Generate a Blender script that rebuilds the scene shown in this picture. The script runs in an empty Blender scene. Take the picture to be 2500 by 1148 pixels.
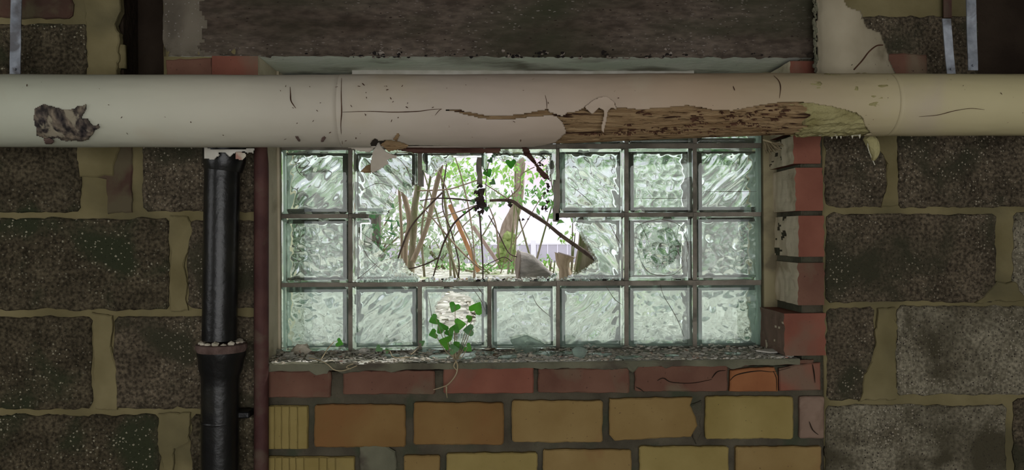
import bpy, bmesh, math, random
from mathutils import Vector, Matrix, noise

# ------------------------------------------------------------------ camera, sky, lights, exposure
F = 1946.0                       # focal length in pixels of the 2500 x 1148 frame
YAW, ROLL = math.radians(2.4), math.radians(0.36)
CAM = Vector((0.0, -2.1, 1.5))
FWD = Vector((math.sin(YAW), math.cos(YAW), 0))
R0 = Vector((math.cos(YAW), -math.sin(YAW), 0)); U0 = Vector((0, 0, 1))
RGT = R0*math.cos(ROLL) - U0*math.sin(ROLL)
UPV = U0*math.cos(ROLL) + R0*math.sin(ROLL)
COL = bpy.context.scene.collection

cam_d = bpy.data.cameras.new('camera'); cam = bpy.data.objects.new('camera', cam_d); COL.objects.link(cam)
cam_d.sensor_width = 36; cam_d.lens = 36*F/2500; cam_d.clip_start = 0.05; cam_d.clip_end = 200
m3 = Matrix((RGT, UPV, -FWD)).transposed()
cam.matrix_world = Matrix.Translation(CAM) @ m3.to_4x4()
bpy.context.scene.camera = cam

sc = bpy.context.scene
sc.view_settings.view_transform = 'Standard'; sc.view_settings.look = 'None'
sc.view_settings.gamma = 1; sc.view_settings.use_curve_mapping = False
sc.view_settings.exposure = 0.0
try:
    sc.cycles.max_bounces = 14; sc.cycles.transmission_bounces = 14; sc.cycles.transparent_max_bounces = 16
except Exception: pass

W = bpy.data.worlds.new('overcast_sky'); sc.world = W; W.use_nodes = True
wn = W.node_tree.nodes; wl = W.node_tree.links; wn.clear()
wo = wn.new('ShaderNodeOutputWorld'); wb = wn.new('ShaderNodeBackground')
wc = wn.new('ShaderNodeTexCoord'); wz = wn.new('ShaderNodeTexNoise'); wr = wn.new('ShaderNodeValToRGB')
wz.inputs['Scale'].default_value = 2.2; wz.inputs['Detail'].default_value = 4
wr.color_ramp.elements[0].position = 0.35; wr.color_ramp.elements[0].color = (0.86, 0.90, 1.0, 1)
wr.color_ramp.elements[1].position = 0.65; wr.color_ramp.elements[1].color = (1.0, 0.99, 0.98, 1)
wl.new(wc.outputs['Generated'], wz.inputs['Vector']); wl.new(wz.outputs['Fac'], wr.inputs['Fac'])
wl.new(wr.outputs['Color'], wb.inputs['Color']); wl.new(wb.outputs['Background'], wo.inputs['Surface'])
wb.inputs['Strength'].default_value = 1.75

def area(name, loc, target, sx, sy, power, color):
    d = bpy.data.lights.new(name, 'AREA'); d.shape = 'RECTANGLE'; d.size = sx; d.size_y = sy
    d.energy = power; d.color = color
    o = bpy.data.objects.new(name, d); COL.objects.link(o); o.location = loc
    o.rotation_euler = (Vector(target) - Vector(loc)).to_track_quat('-Z', 'Y').to_euler()
    return o
# daylight that comes in through the doorway opening of the wall behind the camera
area('doorway_daylight', (0.5, -5.3, 1.2), (0.6, 0, 1.15), 4.2, 2.1, 76, (1.0, 0.98, 0.935))
area('jamb_fill_light', (-2.75, -1.6, 1.6), (0.6, 0.1, 1.5), 1.2, 0.8, 5, (1.0, 0.98, 0.92))  # added fill from the left, brightens the painted jamb bricks
sun_d = bpy.data.lights.new('hazy_sun', 'SUN'); sun_d.energy = 3.6; sun_d.angle = math.radians(2); sun_d.color = (1, .98, .94)
sun = bpy.data.objects.new('hazy_sun', sun_d); COL.objects.link(sun)
sun.rotation_euler = Vector((-0.80, -0.52, -1.0)).to_track_quat('-Z', 'Y').to_euler()

# ------------------------------------------------------------------ helpers
def P(px, py, Y):
    d = RGT*((px-1250)/F) + FWD + UPV*((574-py)/F)
    return CAM + d*((Y-CAM.y)/d.y)
def proj(p):
    q = Vector(p) - CAM; z = q.dot(FWD)
    return (1250 + F*q.dot(RGT)/z, 574 - F*q.dot(UPV)/z)
def PXM(Y): return F/(Y-CAM.y)          # pixels per metre at depth Y
def inside(x, y, poly):
    c = False; n = len(poly); j = n-1
    for i in range(n):
        xi, yi = poly[i]; xj, yj = poly[j]
        if (yi > y) != (yj > y) and x < (xj-xi)*(y-yi)/(yj-yi)+xi: c = not c
        j = i
    return c

def tag(o, label=None, cat=None, group=None, kind=None):
    if label: o['label'] = label
    if cat: o['category'] = cat
    if group: o['group'] = group
    if kind: o['kind'] = kind
    return o
WL = {}
def empty(name, loc=(0, 0, 0), parent=None):
    o = bpy.data.objects.new(name, None); COL.objects.link(o)
    loc = Vector(loc); WL[o] = loc; o.empty_display_size = .05
    if parent: o.parent = parent; o.location = loc - WL[parent]
    else: o.location = loc
    return o
def link(name, me, parent=None):
    o = bpy.data.objects.new(name, me); COL.objects.link(o); WL[o] = Vector((0, 0, 0))
    if parent: o.parent = parent; o.location = -WL[parent]
    return o
def mesh(name, verts, faces, mats, parent=None, smooth=False, fm=None):
    me = bpy.data.meshes.new(name); me.from_pydata([tuple(v) for v in verts], [], faces)
    for m in (mats if isinstance(mats, (list, tuple)) else [mats]): me.materials.append(m)
    if fm: me.polygons.foreach_set('material_index', fm)
    if smooth: me.polygons.foreach_set('use_smooth', [True]*len(me.polygons))
    me.update()
    return link(name, me, parent)
class MB:
    def __init__(s): s.v = []; s.f = []; s.m = []
    def add(s, v, f, m=0):
        b = len(s.v); s.v += [Vector(p) for p in v]; s.f += [tuple(i+b for i in q) for q in f]; s.m += [m]*len(f)
    def box(s, x0, x1, y0, y1, z0, z1, m=0):
        s.add([(x0,y0,z0),(x1,y0,z0),(x1,y1,z0),(x0,y1,z0),(x0,y0,z1),(x1,y0,z1),(x1,y1,z1),(x0,y1,z1)],
              [(0,3,2,1),(4,5,6,7),(0,1,5,4),(1,2,6,5),(2,3,7,6),(3,0,4,7)], m)
    def tube(s, pts, rad, seg=8, m=0, wob=0.0, cap=True):
        pts = [Vector(p) for p in pts]; n = len(pts)
        if not isinstance(rad, (list, tuple)): rad = [rad]*n
        vs = []; up = Vector((0, 1, 0.02)).normalized()
        for i, p in enumerate(pts):
            t = (pts[min(i+1, n-1)]-pts[max(i-1, 0)]).normalized()
            a = t.cross(up)
            if a.length < .05: a = t.cross(Vector((1, 0, 0)))
            a.normalize(); b = a.cross(t).normalized()
            for k in range(seg):
                th = 2*math.pi*k/seg
                r = rad[i]
                if wob: r *= 1 + wob*noise.noise(p*9 + Vector((math.cos(th), math.sin(th), 0))*1.3)*2
                vs.append(p + (a*math.cos(th)+b*math.sin(th))*r)
        fs = [(i*seg+k, i*seg+(k+1)%seg, (i+1)*seg+(k+1)%seg, (i+1)*seg+k) for i in range(n-1) for k in range(seg)]
        if cap: fs += [tuple(range(seg-1, -1, -1)), tuple((n-1)*seg+k for k in range(seg))]
        s.add(vs, fs, m)
    def build(s, name, mats, parent=None, smooth=False):
        return mesh(name, s.v, s.f, mats, parent, smooth, s.m)
def spline(pts, n=6):
    pts = [Vector(p) for p in pts]; out = []
    for i in range(len(pts)-1):
        p0 = pts[max(i-1, 0)]; p1 = pts[i]; p2 = pts[i+1]; p3 = pts[min(i+2, len(pts)-1)]
        for k in range(n):
            t = k/n
            out.append(.5*((2*p1)+(p2-p0)*t+(2*p0-5*p1+4*p2-p3)*t*t+(3*p1-p0-3*p2+p3)*t**3))
    out.append(pts[-1]); return out
def lerp_list(r, n):
    out = []
    for i in range(n):
        t = i/(n-1)*(len(r)-1); k = min(int(t), len(r)-2); out.append(r[k]+(r[k+1]-r[k])*(t-k))
    return out

# ------------------------------------------------------------------ materials
def M(name, c1, c2, scale=8, rough=.85, bump=.3, bscale=60, c3=None, s3=3.0, t3=(.5, .62), spk=None, spk2=None,
      stretch=(1, 1, 1), spec=.3, metal=0, detail=6, trans=0, gradx=None, grit=None):
    m = bpy.data.materials.new(name); m.use_nodes = True; nt = m.node_tree; N = nt.nodes; L = nt.links
    b = N['Principled BSDF']; b.inputs['Roughness'].default_value = rough; b.inputs['Metallic'].default_value = metal
    b.inputs['Specular IOR Level'].default_value = spec
    tc = N.new('ShaderNodeTexCoord'); mp = N.new('ShaderNodeMapping'); mp.inputs['Scale'].default_value = stretch
    L.new(tc.outputs['Object'], mp.inputs['Vector']); V = mp.outputs['Vector']
    def nz(s, d=detail, dist=0):
        n = N.new('ShaderNodeTexNoise'); n.inputs['Scale'].default_value = s; n.inputs['Detail'].default_value = d
        n.inputs['Distortion'].default_value = dist; L.new(V, n.inputs['Vector']); return n.outputs['Fac']
    def ramp(src, p0, p1, a, c):
        r = N.new('ShaderNodeValToRGB'); e = r.color_ramp.elements
        e[0].position = p0; e[1].position = p1; e[0].color = (*a, 1); e[1].color = (*c, 1); L.new(src, r.inputs['Fac']); return r.outputs['Color']
    def mix(fac, A, Bc):
        x = N.new('ShaderNodeMix'); x.data_type = 'RGBA'; L.new(fac, x.inputs[0])
        for s_, v_ in ((6, A), (7, Bc)):
            if isinstance(v_, tuple): x.inputs[s_].default_value = (*v_, 1)
            else: L.new(v_, x.inputs[s_])
        return x.outputs[2]
    col = ramp(nz(scale), .33, .67, c1, c2)
    if gradx:
        sp = N.new('ShaderNodeSeparateXYZ'); L.new(tc.outputs['Object'], sp.inputs[0])
        mr = N.new('ShaderNodeMapRange'); mr.inputs[1].default_value = gradx[0]; mr.inputs[2].default_value = gradx[1]
        L.new(sp.outputs['X'], mr.inputs[0]); r = N.new('ShaderNodeValToRGB'); e = r.color_ramp.elements
        cs = gradx[2]; e[0].color = (*cs[0], 1); e[1].color = (*cs[-1], 1)
        for i, c in enumerate(cs[1:-1]): q = e.new((i+1)/(len(cs)-1)); q.color = (*c, 1)
        L.new(mr.outputs[0], r.inputs['Fac'])
        mm = N.new('ShaderNodeMix'); mm.data_type = 'RGBA'; mm.blend_type = 'MULTIPLY'; mm.inputs[0].default_value = 1
        L.new(col, mm.inputs[6]); L.new(r.outputs['Color'], mm.inputs[7]); col = mm.outputs[2]
    if grit:            # fine grain: multiplies the colour
        gm = N.new('ShaderNodeMix'); gm.data_type = 'RGBA'; gm.blend_type = 'MULTIPLY'; gm.inputs[0].default_value = 1
        g = nz(grit[0], 9); L.new(col, gm.inputs[6]); L.new(ramp(g, .36, .66, (grit[1],)*3, (grit[2],)*3), gm.inputs[7]); col = gm.outputs[2]
    if c3: col = mix(ramp(nz(s3, 5, .4), t3[0], t3[1], (0, 0, 0), (1, 1, 1)), col, c3)
    h = nz(bscale, 8)
    for k, sp_ in enumerate((spk, spk2)):
        if not sp_: continue
        sc_, th, cc, hh = sp_          # cell scale, radius threshold, colour, height
        vo = N.new('ShaderNodeTexVoronoi'); vo.inputs['Scale'].default_value = sc_; vo.inputs['Randomness'].default_value = 1
        wv = N.new('ShaderNodeTexNoise'); wv.inputs['Scale'].default_value = sc_*.9
        ad = N.new('ShaderNodeMix'); ad.data_type = 'RGBA'; ad.blend_type = 'ADD'; ad.inputs[0].default_value = .6/sc_
        L.new(V, ad.inputs[6]); L.new(wv.outputs['Color'], ad.inputs[7]); L.new(ad.outputs[2], vo.inputs['Vector'])
        # only some cells hold a stone
        sx = N.new('ShaderNodeSeparateColor'); L.new(vo.outputs['Color'], sx.inputs[0])
        mu = N.new('ShaderNodeMath'); mu.operation = 'MULTIPLY'; L.new(sx.outputs[0], mu.inputs[0]); mu.inputs[1].default_value = th
        lt = N.new('ShaderNodeMath'); lt.operation = 'LESS_THAN'; L.new(vo.outputs['Distance'], lt.inputs[0]); L.new(mu.outputs[0], lt.inputs[1])
        big = ramp(nz(5.0, 4), .42, .58, (0, 0, 0), (1, 1, 1))
        ml = N.new('ShaderNodeMath'); ml.operation = 'MULTIPLY'; L.new(lt.outputs[0], ml.inputs[0]); L.new(big, ml.inputs[1])
        use = ml.outputs[0] if k == 0 else lt.outputs[0]
        col = mix(use, col, cc)
        a2 = N.new('ShaderNodeMath'); a2.operation = 'MULTIPLY_ADD'; L.new(use, a2.inputs[0]); a2.inputs[1].default_value = hh; L.new(h, a2.inputs[2]); h = a2.outputs[0]
    if bump:
        bp = N.new('ShaderNodeBump'); bp.inputs['Strength'].default_value = bump; bp.inputs['Distance'].default_value = .006
        L.new(h, bp.inputs['Height']); L.new(bp.outputs[0], b.inputs['Normal'])
    L.new(col, b.inputs['Base Color'])
    if trans:
        tr = N.new('ShaderNodeBsdfTranslucent'); L.new(col, tr.inputs[0]); ms = N.new('ShaderNodeMixShader'); ms.inputs[0].default_value = trans
        L.new(b.outputs[0], ms.inputs[1]); L.new(tr.outputs[0], ms.inputs[2]); L.new(ms.outputs[0], N['Material Output'].inputs[0])
    return m
S = {}
S['block'] = M('dark cinder block', (.032,.026,.016), (.066,.054,.034), 14, .95, 1, 130, c3=(.030,.034,.018), s3=5,
               spk=(120, .34, (.27,.25,.18), .5), spk2=(170, .20, (.012,.010,.008), -.7), spec=.1, grit=(120, .5, 1.75))
S['block_brown'] = M('brown cinder block', (.045,.036,.024), (.092,.074,.050), 14, .95, 1, 130, c3=(.038,.036,.022), s3=6,
               spk=(130, .34, (.26,.23,.17), .5), spk2=(170, .24, (.015,.012,.009), -.8), spec=.1, grit=(120, .5, 1.75))
S['block_pale'] = M('weathered grey block', (.085,.074,.050), (.20,.18,.13), 12, .95, 1, 110, c3=(.055,.048,.03), s3=6, t3=(.50,.64),
               spk=(150, .4, (.28,.25,.19), .5), spk2=(140, .3, (.03,.024,.02), -.8), spec=.1, grit=(110, .62, 1.5))
S['mortar'] = M('olive yellow mortar', (.120,.100,.047), (.19,.16,.083), 7, .95, .25, 90, c3=(.085,.075,.04), s3=4, t3=(.5,.7), spec=.1)
S['joint'] = M('dark brick joint mortar', (.052,.045,.032), (.095,.083,.058), 12, .95, .8, 100, c3=(.05,.055,.035), s3=7, spec=.1)
S['mortar_grey'] = M('grey green mortar', (.085,.085,.058), (.15,.145,.10), 9, .95, .5, 90, c3=(.07,.06,.045), s3=8, spec=.1)
S['core'] = M('dark wall core', (.020,.014,.010), (.036,.026,.018), 6, .95, .8, 60, spec=.05)
S['red'] = M('terracotta red brick', (.155,.056,.037), (.21,.082,.054), 9, .9, .25, 80, c3=(.15,.095,.065), s3=5, t3=(.54,.68), spk2=(90, .10, (.04,.02,.015), -.5), spec=.2)
S['red_dark'] = M('dirty red brick', (.100,.046,.031), (.150,.076,.051), 8, .9, .35, 70, c3=(.13,.095,.062), s3=7, t3=(.50,.62), spk2=(80, .14, (.04,.022,.015), -.5), spec=.2)
S['red_dim'] = M('grimy brown red brick', (.050,.030,.022), (.095,.050,.036), 6, .9, .4, 70, c3=(.085,.070,.042), s3=9, t3=(.48,.62), spec=.1)
S['orange'] = M('orange brick', (.20,.075,.030), (.26,.11,.045), 9, .9, .25, 80, c3=(.20,.12,.07), s3=6, t3=(.55,.65), spec=.2)
S['pinkbrick'] = M('dusty pink brick', (.17,.115,.085), (.23,.16,.12), 9, .9, .3, 80, c3=(.13,.085,.06), s3=9, spec=.2)
S['yel_brown'] = M('brown yellow brick', (.145,.080,.026), (.205,.125,.046), 6, .9, .25, 90, c3=(.17,.085,.03), s3=4, t3=(.5,.65), spk2=(90, .10, (.06,.035,.02), -.5), spec=.2)
S['yel_ochre'] = M('ochre brick', (.18,.115,.040), (.24,.165,.066), 6, .9, .25, 90, c3=(.19,.10,.04), s3=4, t3=(.55,.7), spk2=(80, .11, (.06,.035,.02), -.5), spec=.2)
S['yellow'] = M('straw yellow brick', (.20,.15,.048), (.27,.21,.078), 6, .9, .25, 90, c3=(.20,.15,.06), s3=5, t3=(.55,.7), spk2=(70, .10, (.06,.04,.02), -.5), spec=.2)
S['paint'] = M('aged cream paint', (.50,.44,.31), (.64,.57,.43), 8, .85, .3, 50, c3=(.38,.32,.22), s3=9, t3=(.55,.68), spk2=(70, .08, (.04,.03,.02), -.5), spec=.2)
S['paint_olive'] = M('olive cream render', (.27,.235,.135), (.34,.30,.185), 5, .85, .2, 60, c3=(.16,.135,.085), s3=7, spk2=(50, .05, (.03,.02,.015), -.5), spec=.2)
S['lintel'] = M('dirty concrete lintel', (.046,.034,.025), (.105,.084,.066), 5, .95, .7, 60, c3=(.040,.040,.024), s3=3.0, t3=(.45,.62),
                spk=(120, .26, (.20,.175,.155), .5), spk2=(75, .16, (.022,.014,.012), -.8), stretch=(.55,1,1.6), spec=.1, grit=(60, .72, 1.35))
S['lintel_pale'] = M('paler lintel end render', (.095,.082,.058), (.15,.13,.10), 5, .95, .5, 70, c3=(.08,.068,.052), s3=6, spk=(120,.25,(.2,.18,.16),.5), spec=.1)
S['soffit'] = M('flaking pale green soffit', (.66,.72,.60), (.82,.84,.75), 8, .9, .35, 60, c3=(.26,.25,.20), s3=7, t3=(.52,.66), stretch=(.5,1,1), spk2=(60,.09,(.05,.04,.03),-.5))
S['shade_and_grit'] = M('soot black', (.010,.009,.009), (.022,.018,.016), 10, .95, .5, 60, spec=.05)  # near-black painted as shade in lintel pits and head gaps; also dark crumbs
S['jacket'] = M('yellowed plastic pipe jacket', (.86,.86,.86), (1,1,1), 3.0, .62, .10, 14, gradx=(-1.5, 1.55, [(.46,.49,.38),(.48,.49,.39),(.46,.43,.35),(.41,.34,.28),(.37,.275,.185),(.43,.375,.225),(.50,.45,.25)]),
                c3=(.40,.34,.25), s3=5, t3=(.58,.80), spk2=(36, .06, (.10,.06,.035), -.2), spec=.35)
S['jacket_in'] = M('inside of the jacket', (.28,.22,.165), (.38,.31,.24), 8, .8, .3, 40)
S['insul'] = M('fibrous brown insulation', (.21,.13,.066), (.38,.265,.145), 6, .95, 1.0, 30, c3=(.045,.022,.014), s3=5.5, t3=(.585,.64), stretch=(1.4,14,22), spec=.05)
S['insul_lines'] = M('layered insulation lip', (.05,.022,.016), (.12,.065,.05), 6, .95, .8, 30, stretch=(1,10,20), spec=.05)
S['wool'] = M('yellow green mineral wool', (.20,.175,.075), (.34,.31,.155), 16, 1, 1.0, 90, c3=(.075,.05,.03), s3=11, t3=(.58,.66), spec=.03)
S['wool_pale'] = M('pale wool fringe', (.42,.40,.30), (.58,.56,.46), 30, 1, .8, 90, spec=.03)
S['crack'] = M('crack brown', (.045,.022,.014), (.09,.045,.028), 30, .95, .2, 60, spec=.05)
S['stain'] = M('purple black tar stain', (.022,.017,.020), (.15,.12,.085), 45, .85, .9, 60, c3=(.24,.21,.15), s3=38, t3=(.56,.62), stretch=(1,1,.6), grit=(90, .4, 1.6))
S['dirt'] = M('brown dirt', (.05,.035,.02), (.12,.085,.05), 30, .95, .8, 80)
S['black_pipe'] = M('black soil pipe', (.004,.004,.0045), (.011,.011,.010), 7, .33, .25, 50, c3=(.022,.021,.015), s3=6, t3=(.58,.78), spec=.32)
S['rim_rust'] = M('rusty socket rim', (.05,.028,.022), (.15,.10,.085), 22, .8, .6, 70)
S['rust_pipe'] = M('dark red oxide pipe', (.050,.018,.016), (.095,.042,.034), 12, .75, .4, 90, c3=(.09,.065,.045), s3=10, t3=(.55,.7))
S['galv'] = M('galvanised strap', (.20,.22,.25), (.38,.41,.46), 25, .5, .3, 50, metal=.4, c3=(.13,.13,.14), s3=18)
S['gmortar'] = M('grey joint between glass blocks', (.15,.13,.105), (.24,.215,.175), 10, .9, .4, 90, c3=(.11,.10,.08), s3=12)
S['sill'] = M('dusty cement sill', (.34,.34,.28), (.52,.52,.47), 9, .9, .5, 70, c3=(.18,.17,.12), s3=6, t3=(.5,.66))
S['stone'] = M('rubble chip', (.36,.33,.25), (.56,.51,.42), 30, .95, .7, 90, c3=(.36,.20,.16), s3=20, t3=(.58,.66))
S['stone_grey'] = M('grey rubble chip', (.20,.20,.16), (.40,.39,.34), 30, .95, .7, 90)
S['flake'] = M('pale plaster flake', (.40,.38,.32), (.55,.53,.48), 20, .85, .3, 60)
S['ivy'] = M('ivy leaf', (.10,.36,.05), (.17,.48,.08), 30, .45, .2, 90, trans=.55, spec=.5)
S['ivy_bright'] = M('bright green ivy leaf', (.16,.48,.05), (.24,.60,.09), 30, .5, .3, 90, trans=.6, spec=.4)  # lighter green variant of the ivy leaf
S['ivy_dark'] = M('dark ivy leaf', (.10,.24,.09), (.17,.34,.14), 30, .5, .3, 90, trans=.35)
S['dead'] = M('dead leaf', (.020,.012,.012), (.055,.036,.030), 30, .9, .5, 60)
S['tendril'] = M('ivy tendril', (.22,.18,.10), (.36,.30,.19), 30, .8, .3, 60)
S['twig'] = M('dark twig', (.050,.032,.024), (.12,.085,.065), 30, .9, .5, 90)
S['bark_grey'] = M('grey green bark', (.17,.145,.09), (.33,.29,.20), 14, .95, .8, 50, stretch=(4,4,1), c3=(.16,.19,.07), s3=6)
S['bark_tree'] = M('leaning tree bark', (.22,.16,.12), (.42,.33,.28), 9, .95, 1, 40, stretch=(5,5,1))
S['bark_dark'] = M('dark bark', (.07,.065,.055), (.16,.15,.12), 12, .95, .9, 50, stretch=(4,4,1))  # dark grey-brown bark tone for the trunks behind the blocks
S['moss'] = M('mossy bark', (.13,.20,.05), (.34,.40,.16), 14, 1, 1, 50)
S['bark_brown'] = M('brown stem', (.25,.19,.13), (.38,.30,.21), 14, .9, .5, 60, stretch=(4,4,1))
S['plank'] = M('orange board', (.42,.20,.09), (.58,.31,.16), 10, .8, .3, 60, stretch=(6,6,1))
S['plank_pink'] = M('weathered pink board', (.38,.26,.24), (.55,.42,.38), 10, .8, .3, 60, stretch=(6,6,1))
S['log'] = M('grey weathered log', (.20,.19,.17), (.38,.35,.32), 12, .95, .8, 60, stretch=(1,8,8))
S['log_cut'] = M('brown cut wood', (.16,.12,.095), (.32,.27,.23), 12, .95, .6, 60)
S['leaf_l'] = M('light green leaf', (.18,.42,.07), (.40,.62,.18), 10, .6, 0, 60, trans=.5)
S['leaf_m'] = M('mid green leaf', (.10,.26,.07), (.22,.42,.12), 10, .6, 0, 60, trans=.45)
S['leaf_p'] = M('pale grey green leaf', (.26,.36,.22), (.52,.60,.44), 10, .7, 0, 60, trans=.4)
S['leaf_d'] = M('dark green leaf', (.04,.12,.05), (.10,.22,.09), 10, .6, 0, 60, trans=.3)
S['litter'] = M('leaf litter ground', (.20,.20,.15), (.56,.56,.50), 14, .95, 1, 30, c3=(.22,.28,.10), s3=2.2, t3=(.56,.68), spk2=(26,.3,(.80,.76,.68),.8))
S['litter_leaf'] = M('dry fallen leaf', (.26,.24,.18), (.66,.64,.57), 20, .9, .3, 60)
S['facade'] = M('lavender white render', (.76,.72,.84), (.84,.80,.90), 1.2, .9, .05, 20, c3=(.80,.62,.70), s3=.5, t3=(.55,.75))
S['fence'] = M('lavender grey metal', (.44,.41,.50), (.52,.49,.57), 3, .7, .05, 30)
S['post'] = M('white metal post', (.74,.72,.80), (.82,.80,.86), 3, .6, 0, 30)
S['roomwall'] = M('bare room wall', (.13,.12,.09), (.20,.18,.13), 5, .95, .4, 40)
S['floor'] = M('dusty concrete floor', (.24,.22,.18), (.34,.31,.25), 4, .9, .4, 40)
S['paintg'] = M('whitish coat on the glass edge', (.60,.72,.64), (.76,.86,.79), 25, .7, .1, 60)

def glassmat(name, dust, dcol, dscale=14, rough=.02, lo=.4, hi=.75):
    m = bpy.data.materials.new(name); m.use_nodes = True; N = m.node_tree.nodes; L = m.node_tree.links; N.clear()
    o = N.new('ShaderNodeOutputMaterial'); g = N.new('ShaderNodeBsdfGlass'); g.inputs['Color'].default_value = (.905, .938, .912, 1)
    g.inputs['Roughness'].default_value = rough; g.inputs['IOR'].default_value = 1.48
    tc = N.new('ShaderNodeTexCoord'); nz = N.new('ShaderNodeTexNoise'); nz.inputs['Scale'].default_value = dscale; nz.inputs['Detail'].default_value = 7
    L.new(tc.outputs['Object'], nz.inputs['Vector']); r = N.new('ShaderNodeMapRange'); r.inputs[1].default_value = lo; r.inputs[2].default_value = hi; r.inputs[3].default_value = dust*.35; r.inputs[4].default_value = dust
    L.new(nz.outputs['Fac'], r.inputs[0])
    d = N.new('ShaderNodeBsdfDiffuse'); d.inputs[0].default_value = (*dcol, 1); t = N.new('ShaderNodeBsdfTranslucent'); t.inputs[0].default_value = (*dcol, 1)
    a = N.new('ShaderNodeMixShader'); a.inputs[0].default_value = .6; L.new(d.outputs[0], a.inputs[1]); L.new(t.outputs[0], a.inputs[2])
    x = N.new('ShaderNodeMixShader'); L.new(r.outputs[0], x.inputs[0]); L.new(g.outputs[0], x.inputs[1]); L.new(a.outputs[0], x.inputs[2]); L.new(x.outputs[0], o.inputs[0])
    return m
S['glass'] = glassmat('green tinted block glass', .05, (.80,.86,.80))
S['glass_dusty'] = glassmat('dusty block glass', .17, (.66,.84,.78), 7, lo=.42, hi=.66)
S['shard'] = glassmat('glass shard', .62, (.62,.76,.69), 20, .05)

# ------------------------------------------------------------------ piece builders
RND = random.Random(7)
def rough_outline(pts, step=9, amp=2.0, seed=0, closed=True):
    out = []; n = len(pts)
    for i in range(n if closed else n-1):
        a = pts[i]; b = pts[(i+1) % n]; L_ = math.hypot(b[0]-a[0], b[1]-a[1]); k = max(1, int(L_/step))
        for j in range(k):
            t = j/k; x = a[0]+(b[0]-a[0])*t; y = a[1]+(b[1]-a[1])*t
            v = noise.noise_vector(Vector((x*.035, y*.035, seed))) * amp*1.6 + noise.noise_vector(Vector((x*.11, y*.11, seed+5)))*amp
            out.append((x+v.x, y+v.y))
    return out
def rect(x0, y0, x1, y1, c=6):
    return [(x0+c, y0), (x1-c, y0), (x1, y0+c), (x1, y1-c), (x1-c, y1), (x0+c, y1), (x0, y1-c), (x0, y0+c)]
def slab(name, outline, yf, yb, mats, parent, bevel=.003, seed=0, tilt=0.0):
    """a solid piece standing in the wall: outline in wall coordinates, front face at depth yf, back at yb"""
    front = [P(x, y, 0.0) for x, y in outline]        # real positions on the wall face
    cx = sum(p.x for p in front)/len(front); cz = sum(p.z for p in front)/len(front); n = len(front)
    V = []; F_ = []
    for p in front: V.append((p.x, yb, p.z))
    for p in front: V.append((p.x, yf+bevel, p.z))
    for p in front:
        d = Vector((p.x-cx, 0, p.z-cz)); l = max(d.length, 1e-4); k = max(0, (l-bevel*1.2)/l)
        V.append((cx+d.x*k, yf + tilt*(p.x-cx) + .0012*noise.noise(p*40+Vector((seed, 0, 0))), cz+d.z*k))
    for r in (0, 1):
        for i in range(n):
            j = (i+1) % n; F_.append((r*n+i, r*n+j, (r+1)*n+j, (r+1)*n+i))
    F_.append(tuple(2*n+i for i in range(n)))
    fm = [0]*len(F_)
    o = mesh(name, V, F_, mats, parent, False, fm)
    bm = bmesh.new(); bm.from_mesh(o.data); bmesh.ops.recalc_face_normals(bm, faces=bm.faces)
    bmesh.ops.triangulate(bm, faces=[f for f in bm.faces if len(f.verts) > 4]); bm.to_mesh(o.data); bm.free()
    return o
def sheet(name, fn, outline, mat, parent, step=4, thick=.002, smooth=True, keep=None):
    """thin ragged sheet lying on a surface: fn(x, y) gives the 3-D point"""
    xs = [p[0] for p in outline]; ys = [p[1] for p in outline]
    x0, x1, y0, y1 = min(xs), max(xs), min(ys), max(ys); nx = int((x1-x0)/step)+2; ny = int((y1-y0)/step)+2
    idx = {}; V = []; F_ = []
    def vid(i, j):
        if (i, j) not in idx:
            idx[i, j] = len(V); V.append(fn(x0+i*step, y0+j*step))
        return idx[i, j]
    for i in range(nx):
        for j in range(ny):
            cx, cy = x0+(i+.5)*step, y0+(j+.5)*step
            if inside(cx, cy, outline) and (not keep or keep(cx, cy)):
                F_.append((vid(i, j), vid(i+1, j), vid(i+1, j+1), vid(i, j+1)))
    o = mesh(name, V, F_, mat, parent, smooth)
    md = o.modifiers.new('thickness', 'SOLIDIFY'); md.thickness = thick; md.offset = 0
    return o

# ------------------------------------------------------------------ room shell
def X_(px, Y=0): return P(px, 574, Y).x
def Z_(px, py, Y=0): return P(px, py, Y).z
YG, YGB, YOUT = .19, .27, .31            # glass front, glass back, outer wall face
XL, XR = X_(634), X_(1946)               # reveal sides
ZT = Z_(1250, 140); ZS = Z_(1250, 884)   # soffit, sill top
BX0, BX1 = X_(640), X_(2012)             # brick panel sides

wall = empty('wall_back'); tag(wall, kind='structure')
core = MB()
LW, RW = -2.6, 2.9
holeL = (X_(292), X_(402), Z_(340, 176), 2.55)
holeR = (X_(2392), X_(2760), Z_(2450, 186), 2.55)
def tiled(mb, x0, x1, z0, z1, y0, y1, holes, m=0):
    xs = sorted({x0, x1, *[v for h in holes for v in h[:2] if x0 < v < x1]}); zs = sorted({z0, z1, *[v for h in holes for v in h[2:] if z0 < v < z1]})
    for a, b in zip(xs, xs[1:]):
        for c, d in zip(zs, zs[1:]):
            if not any(h[0] <= (a+b)/2 <= h[1] and h[2] <= (c+d)/2 <= h[3] for h in holes): mb.box(a, b, y0, y1, c, d, m)
win = (XL-.004, XR+.018, ZS-.02, ZT+.01)
tiled(core, LW, RW, 0, 2.6, .03, YOUT, [win, (holeL[0], holeL[1], holeL[2], holeL[3]), (holeR[0], holeR[1], holeR[2], holeR[3])])
core.box(holeL[0]-.02, holeL[1]+.02, .12, .14, holeL[2]-.02, 2.6); core.box(holeR[0]-.02, holeR[1]+.02, .20, .22, holeR[2]-.02, 2.6)
core.build('wall_core', S['core'], wall)
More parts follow.
